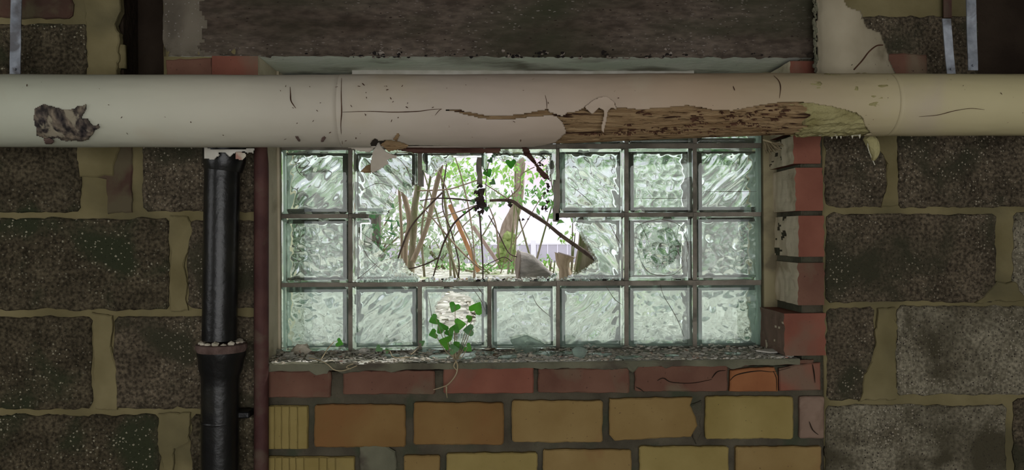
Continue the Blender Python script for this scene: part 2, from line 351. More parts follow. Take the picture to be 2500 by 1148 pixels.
def bed(name, x0, x1, z0, z1, y, mat, holes=()):
    """slightly uneven mortar face"""
    V = []; F_ = []; st = .02
    nx = max(2, int((x1-x0)/st)); nz = max(2, int((z1-z0)/st)); dx = (x1-x0)/nx; dz = (z1-z0)/nz
    for j in range(nz+1):
        for i in range(nx+1):
            x = x0+i*dx; z = z0+j*dz; V.append((x, y+.0022*noise.noise(Vector((x*14, 3, z*14))), z))
    for j in range(nz):
        for i in range(nx):
            cx = x0+(i+.5)*dx; cz = z0+(j+.5)*dz
            jx = .006*noise.noise(Vector((cx*22, 0, cz*22)))*3
            if any(h[0] <= cx+jx <= h[1] and h[2] <= cz <= h[3] for h in holes): continue
            a = j*(nx+1)+i; F_.append((a, a+1, a+nx+2, a+nx+1))
    o = mesh(name, V, F_, mat, wall, True)
    md = o.modifiers.new('thickness', 'SOLIDIFY'); md.thickness = .02; md.offset = -1
    return o
bed('mortar_bed', LW, XL-.004, .0, 2.6, .006, S['mortar'], [holeL])
bed('mortar_bed', BX1, RW, .0, 2.6, .006, S['mortar'], [holeR])
bed('mortar_bed', XL-.004, BX1, .0, ZS-.022, .010, S['joint'])
bed('mortar_bed', XR+.017, BX1, ZS-.022, ZT, .010, S['joint'])

# cinder blocks: left and right of the window
BL = [  # x0,y0,x1,y1, material, front
 (-330,-190,175,44,'red_dim',.000), (-420,58,212,278,'block',.001),
 (-420,292,196,518,'block',.000), (348,292,640,516,'block_brown',.001),
 (-420,534,-130,757,'block',.002), (-105,534,412,757,'block',.000), (458,538,640,753,'block_brown',.001),
 (-420,774,222,1000,'block',.001), (278,774,640,998,'block_brown',.000),
 (-420,1012,-90,1240,'block',.0), (-60,1014,388,1240,'block',.001), (466,1012,640,1240,'block',.0),
 (2016,288,2166,506,'block_brown',.002), (2194,288,2670,506,'block_brown',.000), (2700,288,2960,506,'block_brown',.001),
 (2018,522,2432,738,'block_brown',.001), (2476,518,2960,732,'block_pale',.002),
 (2020,752,2136,978,'block_brown',.002), (2190,748,2650,964,'block_pale',.000), (2680,744,2960,960,'block_brown',.001),
 (2016,990,2458,1200,'block_pale',.001), (2476,974,2960,1190,'block_brown',.000),
 (2062,40,2388,272,'block_brown',.001),
]
for i, (x0, y0, x1, y1, m, yf) in enumerate(BL):
    ol = rough_outline(rect(x0, y0, x1, y1, 9), 11, 3.2, i*3.1)
    slab('brick' if m == 'red_dim' else 'concrete_block', ol, yf-.002, .02, S[m], wall, .004, i)
# odd bricks and mortar patches among the blocks
def wb(name, pts, yf, m, amp=2.0, step=8, label=None, bev=.003, par=None, yb=.02):
    o = slab(name, rough_outline(pts, step, amp, yf*100+pts[0][0]*.01), yf, yb, S[m], par or wall, bev, pts[0][0])
    if label: o['label'] = label
    return o
wb('brick', [(232,300),(322,300),(322,520),(262,522),(258,440),(232,430)], .001, 'red_dim', 2, label='dark red half brick set upright between two cinder blocks')
wb('mortar_patch', [(190,290),(290,290),(290,372),(272,428),(196,432),(186,380)], -.003, 'mortar', 3)
wb('brick', [(2150,130),(2262,134),(2268,272),(2148,270)], -.004, 'red_dark', 2)
wb('mortar_patch', [(205,-60),(292,-60),(296,30),(280,60),(290,90),(286,270),(218,275),(210,60)], -.003, 'mortar', 3.5)
wb('mortar_patch', [(2128,340),(2192,300),(2190,505),(2150,505),(2162,470),(2166,400)], -.003, 'mortar', 3)
wb('mortar_patch', [(2140,752),(2186,752),(2184,880),(2190,975),(2095,978),(2108,930),(2136,860)], -.004, 'mortar', 4)
wb('mortar_patch', [(2430,690),(2480,688),(2500,735),(2380,740)], -.003, 'mortar', 4)
wb('mortar_patch', [(388,1006),(466,1006),(464,1076),(425,1090),(420,1240),(392,1240),(398,1140),(384,1082)], -.003, 'mortar', 4)
wb('mortar_patch', [(415,525),(458,528),(470,560),(452,640),(456,760),(416,760)], -.002, 'mortar', 3)
wb('mortar_patch', [(226,762),(276,770),(272,850),(286,905),(288,1002),(232,1002)], -.003, 'mortar', 3)

# lintel with painted soffit
LX0, LX1 = X_(404), X_(1986); LZ = 2.62
lin = empty('lintel', parent=wall)
def lintel_face():
    V = []; F_ = []; nx, nz = 260, 44; z0, z1 = ZT, LZ
    for j in range(nz+1):
        for i in range(nx+1):
            x = LX0+(LX1-LX0)*i/nx; z = z0+(z1-z0)*(j/nz)**1.6
            h = max(0, 1-(z-z0)/.038)
            n = noise.noise(Vector((x*34, 0, z*34)))+.6*noise.noise(Vector((x*75, 4, z*75)))
            chip = h*max(0, n-.02)*.03
            e = .006*noise.noise(Vector((1, z*20, 0))) + .010*noise.noise(Vector((7, z*7, 0))) if i == 0 else 0
            V.append((x+e, -.006+chip+.0012*noise.noise(Vector((x*9, 0, z*18))), z + (0 if j else .004*noise.noise(Vector((x*30, 1, 0)))) ))
    fm = []
    for j in range(nz):
        for i in range(nx):
            a = j*(nx+1)+i; F_.append((a, a+1, a+nx+2, a+nx+1))
            x = LX0+(LX1-LX0)*(i+.5)/nx
            fm.append(1 if x < X_(500)+.03*noise.noise(Vector((j*.3, 0, 0))) else 0)
    # soffit and back
    b = len(V); V += [(V[i][0], V[i][1], V[i][2]) for i in range(nx+1)]
    V += [(V[i][0], YOUT, ZT) for i in range(nx+1)]
    for i in range(nx): F_.append((b+i, b+nx+1+i, b+nx+2+i, b+i+1)); fm.append(2)
    c = len(V); V += [(LX0, 0, ZT), (LX0, YOUT, ZT), (LX0, YOUT, LZ), (LX0, -.006, LZ), (LX1, -.006, ZT), (LX1, YOUT, ZT), (LX1, YOUT, LZ), (LX1, -.006, LZ)]
    F_ += [(c, c+3, c+2, c+1), (c+4, c+5, c+6, c+7), (c+3, c+7, c+6, c+2), (c+1, c+2, c+6, c+5)]; fm += [1, 0, 0, 0]
    return mesh('lintel_beam', V, F_, [S['lintel'], S['lintel_pale'], S['soffit']], lin, True, fm)
o = lintel_face()
# stones breaking out of the lintel's lower edge
def chunk(mb, c, r, seed, sq=(1, 1, 1), sub=1, m=0):
    bm = bmesh.new(); bmesh.ops.create_icosphere(bm, subdivisions=sub, radius=1)
    vs = []
    for v in bm.verts:
        d = v.co.normalized(); k = 1+.55*noise.noise(d*1.7+Vector((seed*3.7, seed, 0)))
        q = d*r*k; vs.append(Vector((q.x*sq[0], q.y*sq[1], q.z*sq[2]))+Vector(c))
    fs = [tuple(v.index for v in f.verts) for f in bm.faces]; bm.free(); mb.add(vs, fs, m)
st = MB()
for i in range(120):
    px = RND.choice([RND.uniform(860, 1000), RND.uniform(1230, 1520), RND.uniform(1230, 1680), RND.uniform(1520, 1640)])
    p = P(px, RND.uniform(118, 139), -.006); chunk(st, (p.x, .002, p.z), RND.uniform(.003, .0075), i, (1.1, .8, .8))
for i in range(150):  # black blobs stand in for the shade of small pits
    px = RND.choice([RND.uniform(700, 1950), RND.uniform(860, 1000), RND.uniform(1230, 1520), RND.uniform(1230, 1680)])
    p = P(px, 139-abs(RND.gauss(0, 9)), -.006); chunk(st, (p.x, -.0035, p.z), RND.uniform(.0015, .0042), i, (1.5, .6, .9), 1, 1)
o = st.build('aggregate_and_pit_shade', [M('aggregate stones', (.13,.10,.075), (.27,.235,.20), 30, .9, .4, 60), S['shade_and_grit']], lin); o['kind'] = 'stuff'
wb('brick', [(404,145),(516,140),(518,262),(402,262)], .002, 'red_dark', 2)
jb = MB(); x0, x1 = X_(522), X_(634)
# brick whose painted end closes the reveal at the top left
jb.add([(x0,-.006,Z_(580,262)),(x1,-.006,Z_(580,262)),(x1,-.006,Z_(580,138)),(x0,-.006,Z_(580,138)),
        (x0,YG,Z_(580,262)),(x1,YG,Z_(580,262)),(x1,YG,Z_(580,138)),(x0,YG,Z_(580,138))], [(0,1,2,3),(0,4,5,1),(3,2,6,7),(0,3,7,4)], 0)
jb.add([(x1,-.006,Z_(580,262)),(x1,YG,Z_(580,262)),(x1,YG,Z_(580,138)),(x1,-.006,Z_(580,138))], [(0,1,2,3)], 1)
jb.build('brick', [S['red'], S['paint']], wall)

# reveal: left side render, right side toothed bricks with painted ends
rv = MB(); rv.box(XL-.05, XL, .028, YG+.01, ZS-.02, Z_(634, 262)); rv.build('reveal_render', S['paint'], wall)
ze = MB()
zb = P(1895, 574, YG).x
ze.box(XR+.016, XR+.06, .012, YG+.02, ZS-.02, ZT); ze.build('reveal_mortar', S['mortar_grey'], wall)
JB = [(1930,150,2003,232,'red'),(1934,244,2003,322,'red'),(1937,332,2003,400,'red'),(1941,410,2008,515,'red'),(1948,527,2010,627,'red'),(1946,642,2010,745,'red_dark'),(1912,765,2012,868,'red')]
for i, (x0, y0, x1, y1, m) in enumerate(JB):
    ax, bx = X_(x0), X_(x1); z1, z0 = Z_((x0+x1)/2, y0), Z_((x0+x1)/2, y1)
    V = []; F_ = []; fm = []; n = 20; ny = 16
    # front face
    def fx(z, k): return .0025*noise.noise(Vector((k*5+i, z*55, 0)))*2
    for j in range(n+1):
        z = z0+(z1-z0)*j/n; V += [(ax+fx(z, 0), -.004, z), (ax+.010+fx(z, 2), -.005, z), (bx+fx(z, 1), -.004, z), (bx+fx(z, 1), .03, z)]
    for j in range(n):
        for k in range(3): a = j*4+k; F_.append((a, a+1, a+5, a+4)); fm.append(0)
    b = len(V); xin = ax if i < 6 else ax+.002
    for j in range(n+1):
        z = z0+(z1-z0)*j/n
        for k in range(ny+1):
            t = k/ny; y = -.004 + (YG+.004)*t
            xo = ax+fx(z, 0)*(1-t) + (.004*noise.noise(Vector((y*30, z*30, i))) if t > .05 else 0) + .012*t*(1 if i % 2 else .4)
            if i in (4, 2) and t > .45: xo += .012*max(0, noise.noise(Vector((y*12, z*22, 4+i)))+.25)
            V.append((xo, y, z))
    for j in range(n):
        for k in range(ny):
            a = b+j*(ny+1)+k; F_.append((a, a+ny+1, a+ny+2, a+1)); fm.append(3 if i == 6 and noise.noise(Vector((j*.3, k*.3, 3))) > -.42 else (1 if (k < 8 or i not in (2, 4) or noise.noise(Vector((j*.25, k*.4, i*2))) > -.2) else 2))
    # top and bottom
    c = len(V); V += [(ax,-.004,z1),(bx,-.004,z1),(bx,YG,z1),(ax+.01,YG,z1),(ax,-.004,z0),(bx,-.004,z0),(bx,YG,z0),(ax+.01,YG,z0)]
    F_ += [(c,c+1,c+2,c+3),(c+7,c+6,c+5,c+4)]; fm += [0, 0]
    o = mesh('brick', V, F_, [S[m], S['paint'], S['joint'], S['pinkbrick']], wall, False, fm)
# red brick course under the sill
RC = [(648,906,808,971,'red_dark'),(838,905,1062,963,'red_dark'),(1083,896,1303,961,'red'),(1314,900,1536,959,'red_dark'),(1550,892,1776,956,'red_dark')]
for i, (x0, y0, x1, y1, m) in enumerate(RC):
    wb('brick', rect(x0, y0, x1, y1, 3), -.003, m, 1.2)
wb('brick', [(1782,905),(1830,898),(1890,897),(1898,920),(1898,956),(1780,956)], -.005, 'orange', .8)
wb('brick', [(1902,900),(1950,890),(2003,885),(2004,953),(1902,955)], -.002, 'red', 1)
wb('brick', [(1784,888),(1990,878),(1988,886),(1900,893),(1830,893),(1784,902)], .001, 'red_dark', 1)
wb('brick', rect(1952, 968, 2012, 1070, 3), -.003, 'pinkbrick', 1.2)
YC = [(768,988,990,1092,'yel_brown'),(1010,983,1229,1086,'yel_brown'),(1250,978,1471,1080,'yel_ochre'),
      (1722,968,1936,1072,'yellow'),(986,1112,1074,1225,'yel_ochre'),(1090,1106,1312,1222,'yellow'),
      (1326,1098,1541,1212,'yel_ochre'),(1561,1090,1778,1204,'yellow'),(1796,1090,2004,1200,'yel_ochre'),
      (655,1240,990,1340,'yel_brown')]
for i, (x0, y0, x1, y1, m) in enumerate(YC[:-1]):
    wb('brick', rect(x0, y0, x1, y1, 4), -.003-.001*(i % 3), m, 1.3)
wb('brick', [(1488,974),(1690,970),(1684,990),(1698,1020),(1702,1040),(1686,1066),(1500,1076),(1488,1062)], -.004, 'yel_ochre', 1.2)
wb('mortar_lump', [(1684,990),(1712,982),(1712,1060),(1700,1085),(1690,1060),(1700,1030)], .001, 'joint', 2.5)
wb('mortar_lump', [(878,1092),(905,1080),(935,1084),(966,1104),(968,1200),(880,1200)], -.002, 'mortar_grey', 2.5)
for c in ([(1605,930),(1620,924),(1640,934),(1690,936),(1738,927)],[(1738,924),(1752,908),(1772,905)],[(1782,930),(1800,915),(1850,906),(1888,908),(1930,898)],[(1888,906),(1896,925),(1896,954)],[(1984,890),(1988,915),(1990,935)],[(1976,1030),(1984,1050),(1998,1062)],[(1552,945),(1565,952),(1572,958)]):
    mb = MB(); q = spline([P(x, y, -.0062) for x, y in c], 6); mb.tube(q, lerp_list([.0006, .0015, .0011, .0005], len(q)), 5, wob=.4); mb.build('crack', S['core'], wall)
# ribbed bricks: each rib its own raised strip
def ribbed(x0, y0, x1, y1, ribs):
    o = wb('ribbed_brick', rect(x0, y0, x1, y1, 2), -.001, 'yellow', .8)
    o['label'] = 'straw yellow brick with fine vertical grooves'
    for a, b in zip(ribs, ribs[1:]):
        r = wb('rib', rect(a+1.3, y0+1, b-1.3, y1-1, 1), -.005, 'yellow', .4, par=o, bev=.0015, yb=-.001)
ribbed(655, 991, 752, 1097, [655, 672, 689, 708, 728, 752])
ribbed(655, 1116, 866, 1235, [655, 673, 690, 708, 724, 743, 780, 800, 820, 866])
# render drips over the red course, below the sill
wb('render_patch', [(655,888),(1100,886),(1100,900),(1010,898),(960,906),(900,900),(838,912),(806,898),(795,912),(772,914),(750,902),(655,900)], -.0095, 'mortar_grey', 2.5, 6)
wb('render_patch', [(1120,886),(1940,880),(1900,890),(1830,890),(1790,900),(1770,890),(1700,887),(1640,890),(1628,898),(1612,888),(1560,892),(1545,908),(1530,896),(1480,902),(1400,898),(1310,898),(1200,892),(1130,893)], -.0095, 'mortar_grey', 2.5, 6)

# other sides of the room (behind and beside the camera)
def struct(name, mb, mat, smooth=False):
    o = mb.build(name, mat); tag(o, kind='structure'); return o
b = MB(); b.box(LW-.1, RW+.1, -5.2, YOUT, -.1, 0); struct('floor', b, S['floor'])
b = MB(); b.box(LW-.1, RW+.1, -5.2, YOUT, 2.62, 2.74); struct('ceiling', b, S['roomwall'])
b = MB()
b.box(LW-.12, LW, -5.2, -2.25, 0, 2.62); b.box(LW-.12, LW, -.95, YOUT, 0, 2.62); b.box(LW-.12, LW, -2.25, -.95, 0, 1.15); b.box(LW-.12, LW, -2.25, -.95, 2.05, 2.62)  # opening added for the jamb fill lamp
struct('wall_left', b, S['roomwall'])
b = MB(); b.box(RW, RW+.12, -5.2, YOUT, 0, 2.62); struct('wall_right', b, S['roomwall'])
b = MB(); tiled(b, LW, RW, 0, 2.62, -5.2, -5.0, [(-1.7, 2.7, -.1, 2.3)]); struct('wall_front', b, S['roomwall'])

# ------------------------------------------------------------------ window of glass blocks
window = empty('window_1'); tag(window, kind='structure')
GX = [687, 860, 1030, 1200, 1367, 1535, 1702]; GW = [163, 160, 160, 158, 158, 157, 157]
def gy(row, px):       # top/bottom pixel rows of a block, with the slight slope of the courses
    s = -(px-768)*.0045
    t = {0: (200, 354), 1: (366, 523), 2: (533, 691), 3: (701, 858)}[row]
    return t[0]+s*(1 if row else 1), t[1]+s*(1.4 if row > 1 else 1)
def wave(x, z, seed, kind):
    q = Vector((x, z, seed*7.3))
    if kind == 0:   # crinkled pebble pattern
        d, _ = noise.voronoi(Vector((x, z, 0))*34+Vector((seed*3.1, seed, 0))+noise.noise_vector(q*22)*.5)
        return .0072*min(.8, d[1]-d[0]) + .0030*noise.noise(q*34)
    if kind == 1:   # diagonal folds
        u = (x+z)*.7; v = (x-z)*.7
        return .0048*noise.noise(Vector((u*58, v*16, seed))) + .0050*noise.noise(q*32)
    return .0090*noise.noise(q*22) + .0016*math.sin((x-z)*150+5*noise.noise(q*14))
def half(mb, w, h, y_out, y_mid, n, keep, seed, kind, glass=0, paint=1):
    """one pressed glass half: flat outer face, patterned inner face, thick rim reaching the middle"""
    sgn = 1 if y_mid > y_out else -1; dep = abs(y_mid-y_out); idx = {}; V = []; F_ = []; FM = []
    def pos(i, j):
        # denser lines near the rim
        def f(t): return t
        return f(i/n)*w - w/2, f(j/n)*h - h/2
    def vid(i, j, s):
        k = (i, j, s)
        if k in idx: return idx[k]
        x, z = pos(i, j); e = min(w/2-abs(x), h/2-abs(z))
        if s == 0:
            ch = .0028 if e < .0005 else (.0006 if e < .005 else 0)
            V.append(Vector((x, y_out+sgn*ch, z)))
        else:
            r = .0095; wv = .0022*noise.noise(Vector((x*26, z*26, seed+9)))
            t = max(0, min(1, 1-(e-r-wv)/.006)) ; t = t*t*(3-2*t)
            if e > r+.012: t = 0
            th = .0085 + wave(x, z, seed+(0 if sgn > 0 else 4), kind)*(min(1, max(0, (e-.012)/.01)))
            V.append(Vector((x, y_out+sgn*(th+(dep-.0003-th)*t), z)))
        idx[k] = len(V)-1; return idx[k]
    K = [[keep(*[(a) for a in ((i+.5)/n, (j+.5)/n)]) for j in range(n)] for i in range(n)]
    def kk(i, j): return 0 <= i < n and 0 <= j < n and K[i][j]
    for i in range(n):
        for j in range(n):
            if not K[i][j]: continue
            q = [(i, j), (i+1, j), (i+1, j+1), (i, j+1)]
            a = [vid(*c, 0) for c in q]; b_ = [vid(*c, 1) for c in q]
            if sgn > 0: F_ += [tuple(a), tuple(b_[::-1])]
            else: F_ += [tuple(a[::-1]), tuple(b_)]
            FM += [glass, glass]
            for (di, dj), (c0, c1) in (((0, -1), (0, 1)), ((1, 0), (1, 2)), ((0, 1), (2, 3)), ((-1, 0), (3, 0))):
                if not kk(i+di, j+dj):
                    edge = not (0 <= i+di < n and 0 <= j+dj < n)
                    f = (a[c0], b_[c0], b_[c1], a[c1]); F_.append(f if sgn > 0 else f[::-1]); FM.append(paint if edge else glass)
    b0 = len(mb.v); mb.v += V; mb.f += [tuple(k+b0 for k in f) for f in F_]; mb.m += FM
def glass_block(row, ci, keepf=None, keepb=None, dusty=False, seed=0, kind=0, n=30, share=None):
    x0 = GX[ci]; x1 = x0+GW[ci]; y0, y1 = gy(row, x0+80)
    a = P(x0, (y0+y1)/2, YG); c = P(x1, (y0+y1)/2, YG); t = P((x0+x1)/2, y0, YG); bt = P((x0+x1)/2, y1, YG)
    w = c.x-a.x; h = t.z-bt.z; cx = (a.x+c.x)/2; cz = (t.z+bt.z)/2
    if share is None:
        def mk(kf): return (lambda u, v: kf(x0+u*(x1-x0), y1-v*(y1-y0))) if kf else (lambda u, v: True)
        mb = MB(); half(mb, w, h, 0, .04, n, mk(keepf), seed, kind); half(mb, w, h, .08, .04, n, mk(keepb or keepf), seed, kind)
        me = bpy.data.meshes.new('glass_block'); me.from_pydata([tuple(v) for v in mb.v], [], mb.f)
        me.materials.append(S['glass_dusty'] if dusty else S['glass']); me.materials.append(S['paintg'])
        me.polygons.foreach_set('material_index', mb.m)
        me.polygons.foreach_set('use_smooth', [True]*len(me.polygons)); me.update()
        me.set_sharp_from_angle(angle=math.radians(50))
    else: me = share
    o = bpy.data.objects.new('glass_block', me); COL.objects.link(o); o.parent = window; o.location = (cx, YG, cz); WL[o] = Vector((0, 0, 0))
    return o
ell = lambda cx, cy, rx, ry, s=0: (lambda x, y: ((x-cx)/rx)**2+((y-cy)/ry)**2 > 1+.35*noise.noise(Vector((x*.05, y*.05, s))))
notin = lambda poly: (lambda x, y: not inside(x, y, poly))
isin = lambda poly: (lambda x, y: inside(x, y, poly))
shared = {}
BROK = {
 (1,1): notin([(934,512),(922,540),(1040,540),(1040,452),(1008,451),(1005,484),(996,482),(970,461),(959,454)]),
 (1,2): lambda x, y: inside(x, y, [(1020,350),(1112,350),(1105,388),(1078,398),(1052,428),(1034,416),(1020,420)]) or inside(x, y, [(1174,350),(1200,350),(1195,404),(1186,414),(1176,404)]) or (y < 378 and x > 1100),
 (1,3): lambda x, y: (y < 384+5*math.sin(x*.2) and x > 1205) or (x > 1341+5*math.sin(y*.15) and y < 440),
 (2,1): isin([(850,520),(884,531),(878,548),(874,562),(880,590),(905,620),(932,640),(950,634),(976,638),(980,664),(1018,682),(1030,700),(850,700)]),
 (2,2): lambda x, y: y > 683+4*math.sin(x*.13)+2*math.sin(x*.41),
 (2,3): lambda x, y: y > 683+3*math.sin(x*.17)+2*math.sin(x*.5) or (x > 1335 and y > 690-(x-1335)*.9),
 (2,4): notin([(1350,515),(1402,524),(1410,546),(1462,640),(1442,655),(1402,674),(1372,684),(1350,684)]),
 (2,5): ell(1610, 602, 52, 52, 1),
 (3,2): ell(1112, 766, 52, 52, 2),
}
BACK = {(2,5): lambda x, y: True, (2,1): isin([(850,520),(895,531),(902,560),(900,590),(925,615),(945,632),(976,634),(990,660),(1018,680),(1030,700),(850,700)]),
        (1,1): notin([(948,500),(935,540),(1040,540),(1040,440),(1008,441),(1000,470),(985,470),(972,461),(962,458)])}
k = 0
for row in range(4):
    for ci in range(7):
        k += 1
        dusty = row == 3
        if (row, ci) in BROK:
            glass_block(row, ci, BROK[row, ci], BACK.get((row, ci)), dusty, k, (0, 1)[k % 2], 56)
        else:
            glass_block(row, ci, None, None, dusty, k, (1 if (row, ci) in ((1, 1), (1, 4)) else (0, 0, 2)[k % 3]), 48)
# joints between the blocks
def bar(x0, y0, x1, y1, rag=0, name='mortar_joint', yf=YG+.003, yb=YGB-.002):
    a = P(x0, y0, YG); c = P(x1, y1, YG); ol = []
    pts = rough_outline([(x0, y0), (x1, y0), (x1, y1), (x0, y1)], 8, .5+rag, x0*.01)
    V = []; n = len(pts)
    for x, y in pts: p = P(x, y, YG); V.append((p.x, yf, p.z))
    for x, y in pts: p = P(x, y, YG); V.append((p.x, yb, p.z))
    F_ = [tuple(range(n-1, -1, -1)), tuple(range(n, 2*n))] + [(i, (i+1) % n, n+(i+1) % n, n+i) for i in range(n)]
    return mesh(name, V, F_, S['gmortar'], window)
for r in range(3):        # beds under rows 0..2
    for ci in range(7):
        x0 = GX[ci]-(1 if ci == 0 else 9); x1 = GX[ci]+GW[ci]
        t = gy(r, (x0+x1)/2)[1]; bt = gy(r+1, (x0+x1)/2)[0]
        if r == 1:
            if ci == 1: bar(850, t, 892, bt, .8); continue
            if ci in (2, 3): continue
            if ci == 4: bar(1357, t, 1525, bt, .5); continue
        bar(x0, t-.5, x1+(1 if ci < 6 else 0), bt+.5)
for ci in range(6):       # upright joints
    x0 = GX[ci]+GW[ci]; x1 = GX[ci+1]
    for r in range(4):
        t, bt = gy(r, x0)
        if (r, ci) in ((2, 1), (2, 2), (2, 3)): continue
        if (r, ci) == (1, 1): bt = 452
        if (r, ci) == (1, 2): bar(1164, 384, 1177, 447, 1.5); continue
        if (r, ci) == (1, 3): bar(x0-1, t, x1, 540, 1.5); continue
        bar(x0-.5, t, x1+.5, bt)
bar(1356, 522, 1366, 538, 1.5)
# rendered edge round the glass
def edge(x0, x1, y0, y1, m, name='render_edge', yf=YG-.004):
    bar_ = P(x0, y0, YG); c = P(x1, y1, YG); mb = MB(); mb.box(bar_.x, c.x, yf, YOUT, c.z, bar_.z); return mb.build(name, S[m], window)
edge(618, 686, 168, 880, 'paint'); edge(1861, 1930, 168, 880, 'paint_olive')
edge(862, 1690, 170, 198, 'flake', 'head_strip', YG-.02)
edge(686, 862, 178, 199, 'shade_and_grit', 'head_gap_shade', YG+.03); edge(1690, 1861, 178, 199, 'shade_and_grit', 'head_gap_shade', YG+.03)  # solid black fill paints the shade of gaps above the glass
edge(686, 1861, 859, 900, 'gmortar', 'bottom_joint', YG+.002)
CR = [[(1612,694),(1620,722),(1640,755),(1658,790),(1670,822)],[(1712,468),(1780,468),(1848,468)],[(1550,485),(1610,485),(1676,484)],[(1384,446),(1415,470),(1440,492),(1446,502)],
 [(884,398),(915,426),(945,432)],[(944,366),(985,400),(1004,440),(1008,470)],[(878,468),(920,448),(955,456)],[(880,566),(915,590),(945,596),(990,602)],[(866,686),(895,664),(920,642)],[(880,592),(900,630),(935,662)],
 [(1560,540),(1575,570),(1585,592)],[(1555,600),(1566,640),(1590,668),(1640,672),(1668,650)],[(1628,625),(1650,612),(1668,640)],[(1665,560),(1680,600),(1676,640)],[(1548,560),(1570,545),(1610,536),(1650,545),(1672,565)],
 [(1045,720),(1052,760),(1056,800)],[(1150,700),(1172,730),(1185,760)],[(1165,700),(1180,720)],[(1060,705),(1100,700),(1140,712)],[(1480,700),(1500,730),(1520,745)],[(1486,541),(1500,570),(1518,600)],
 [(1300,720),(1312,745),(1345,775)],[(720,395),(728,420),(740,432)]]
for c in CR:
    mb = MB(); q = spline([P(x, y, YG-.0006) for x, y in c], 6); mb.tube(q, lerp_list([.0003, .0008, .0004], len(q)), 4); mb.build('hairline_crack', S['crack'], window)
# sill
sl = MB(); n = 160; a, b_ = X_(646), X_(1948); V = []; F_ = []; fm = []
for i in range(n+1):
    x = a+(b_-a)*i/n; e = .0025*noise.noise(Vector((x*30, 0, 0)))+.003*noise.noise(Vector((x*9, 2, 0)))
    V += [(x, YG, ZS), (x, -.008+e, ZS), (x, -.0095+e, ZS-.003), (x, -.008, ZS-.016+e), (x, YG, ZS-.018)]
for i in range(n):
    for k in range(4): q = i*5+k; F_.append((q, q+1, q+6, q+5)); fm.append(0 if k == 0 else 1)
F_ += [(4, 3, 2, 1, 0), tuple(n*5+k for k in range(5))]; fm += [1, 1]
o = mesh('window_sill', V, F_, [S['sill'], S['mortar_grey']], window, False, fm)

# ------------------------------------------------------------------ big insulated pipe
PY = -.19
ctr = [(-500, 270, 88), (0, 271, 88.5), (640, 272, 88), (1250, 271, 88), (1400, 269, 87), (1600, 264, 83), (1900, 258, 78), (2150, 256.5, 75.5), (2500, 257, 74.5), (3000, 259, 74)]
def pc(px):
    for a, b in zip(ctr, ctr[1:]):
        if px <= b[0]:
            t = (px-a[0])/(b[0]-a[0]); t = max(0, t); return a[1]+(b[1]-a[1])*t, a[2]+(b[2]-a[2])*t
    return ctr[-1][1], ctr[-1][2]
def pipe_axis(px):
    cy, r = pc(px); p = P(px, cy, PY); z = (p-CAM).dot(FWD); return p, r/F*z*.995
XA = [pipe_axis(-450+i*10) for i in range(340)]
xs_ = [a[0].x for a in XA]
def ax_at(x):
    import bisect
    i = max(1, min(len(xs_)-1, bisect.bisect(xs_, x))); a, b = XA[i-1], XA[i]; t = (x-a[0].x)/(b[0].x-a[0].x)
    return a[0].y+(b[0].y-a[0].y)*t, a[0].z+(b[0].z-a[0].z)*t, a[1]+(b[1]-a[1])*t
def onpipe(px, py, off=0.0):
    d = (RGT*((px-1250)/F)+FWD+UPV*((574-py)/F)); t = (PY-.14-CAM.y)/d.y
    p = CAM+d*t
    for _ in range(40):
        cy, cz, r = ax_at(p.x); dist = math.hypot(p.y-cy, p.z-cz)-(r+off)
        if dist < .0002 or p.y > cy: break
        p = p+d*dist*.9
    cy, cz, r = ax_at(p.x); v = Vector((0, p.y-cy, p.z-cz)); v.normalize()
    return Vector((p.x, cy, cz))+v*(r+off)
TEAR = rough_outline([(1075,267),(1120,268),(1150,276),(1185,282),(1240,283),(1300,274),(1336,266),(1342,275),(1372,284),(1388,276),(1412,272),(1432,258),(1450,250),(1460,240),(1480,236),(1497,246),(1506,262),(1560,267),(1620,263),(1680,257),(1740,268),(1790,270),(1830,262),(1880,252),(1930,248),(1990,252),(2050,265),(2090,275),(2108,290),(2114,310),(2128,326),(2110,332),(2105,420),(1290,420),(1300,361),(1355,350),(1383,323),(1373,300),(1362,286),(1342,281),(1290,287),(1240,292),(1180,290),(1145,283),(1115,273)], 7, 1.3, 2)
SLOT = [(905,348),(915,338),(926,345),(950,342),(975,346),(1000,355),(1222,360),(1222,420),(900,420)]
pipe = empty('insulated_pipe', P(1250, 271, PY))
tag(pipe, 'thick horizontal lagged pipe in yellowed white jacket, torn open in front of the window', 'pipe')
def tube_skin(name, x0, x1, dx, seg, off, mat, cut=None, rfun=None, a0=0, a1=2*math.pi, thick=0, mf=None):
    nx = int((x1-x0)/dx); V = []; F_ = []; FM = []; full = abs(a1-a0-2*math.pi) < 1e-6; ns = seg if full else seg+1
    for i in range(nx+1):
        x = x0+(x1-x0)*i/nx; cy, cz, r = ax_at(x)
        for k in range(ns):
            th = a0+(a1-a0)*k/seg; rr = r+off+(rfun(x, th) if rfun else 0)
            V.append((x, cy-math.sin(th)*rr, cz+math.cos(th)*rr))       # th=pi/2 faces the camera
    for i in range(nx):
        for k in range(seg):
            k2 = (k+1) % ns; a = i*ns+k; b_ = i*ns+k2; c = (i+1)*ns+k2; d = (i+1)*ns+k
            if cut:
                m = (Vector(V[a])+Vector(V[c]))/2; th = a0+(a1-a0)*(k+.5)/seg
                if math.sin(th) > -.55 and cut(*proj(m), th): continue
            F_.append((a, b_, c, d)); FM.append(mf(x0+(x1-x0)*(i+.5)/nx, a0+(a1-a0)*(k+.5)/seg) if mf else 0)
    o = mesh(name, V, F_, mat, pipe, True, FM)
    if thick: md = o.modifiers.new('thickness', 'SOLIDIFY'); md.thickness = thick; md.offset = -1; md.material_offset = 1
    return o
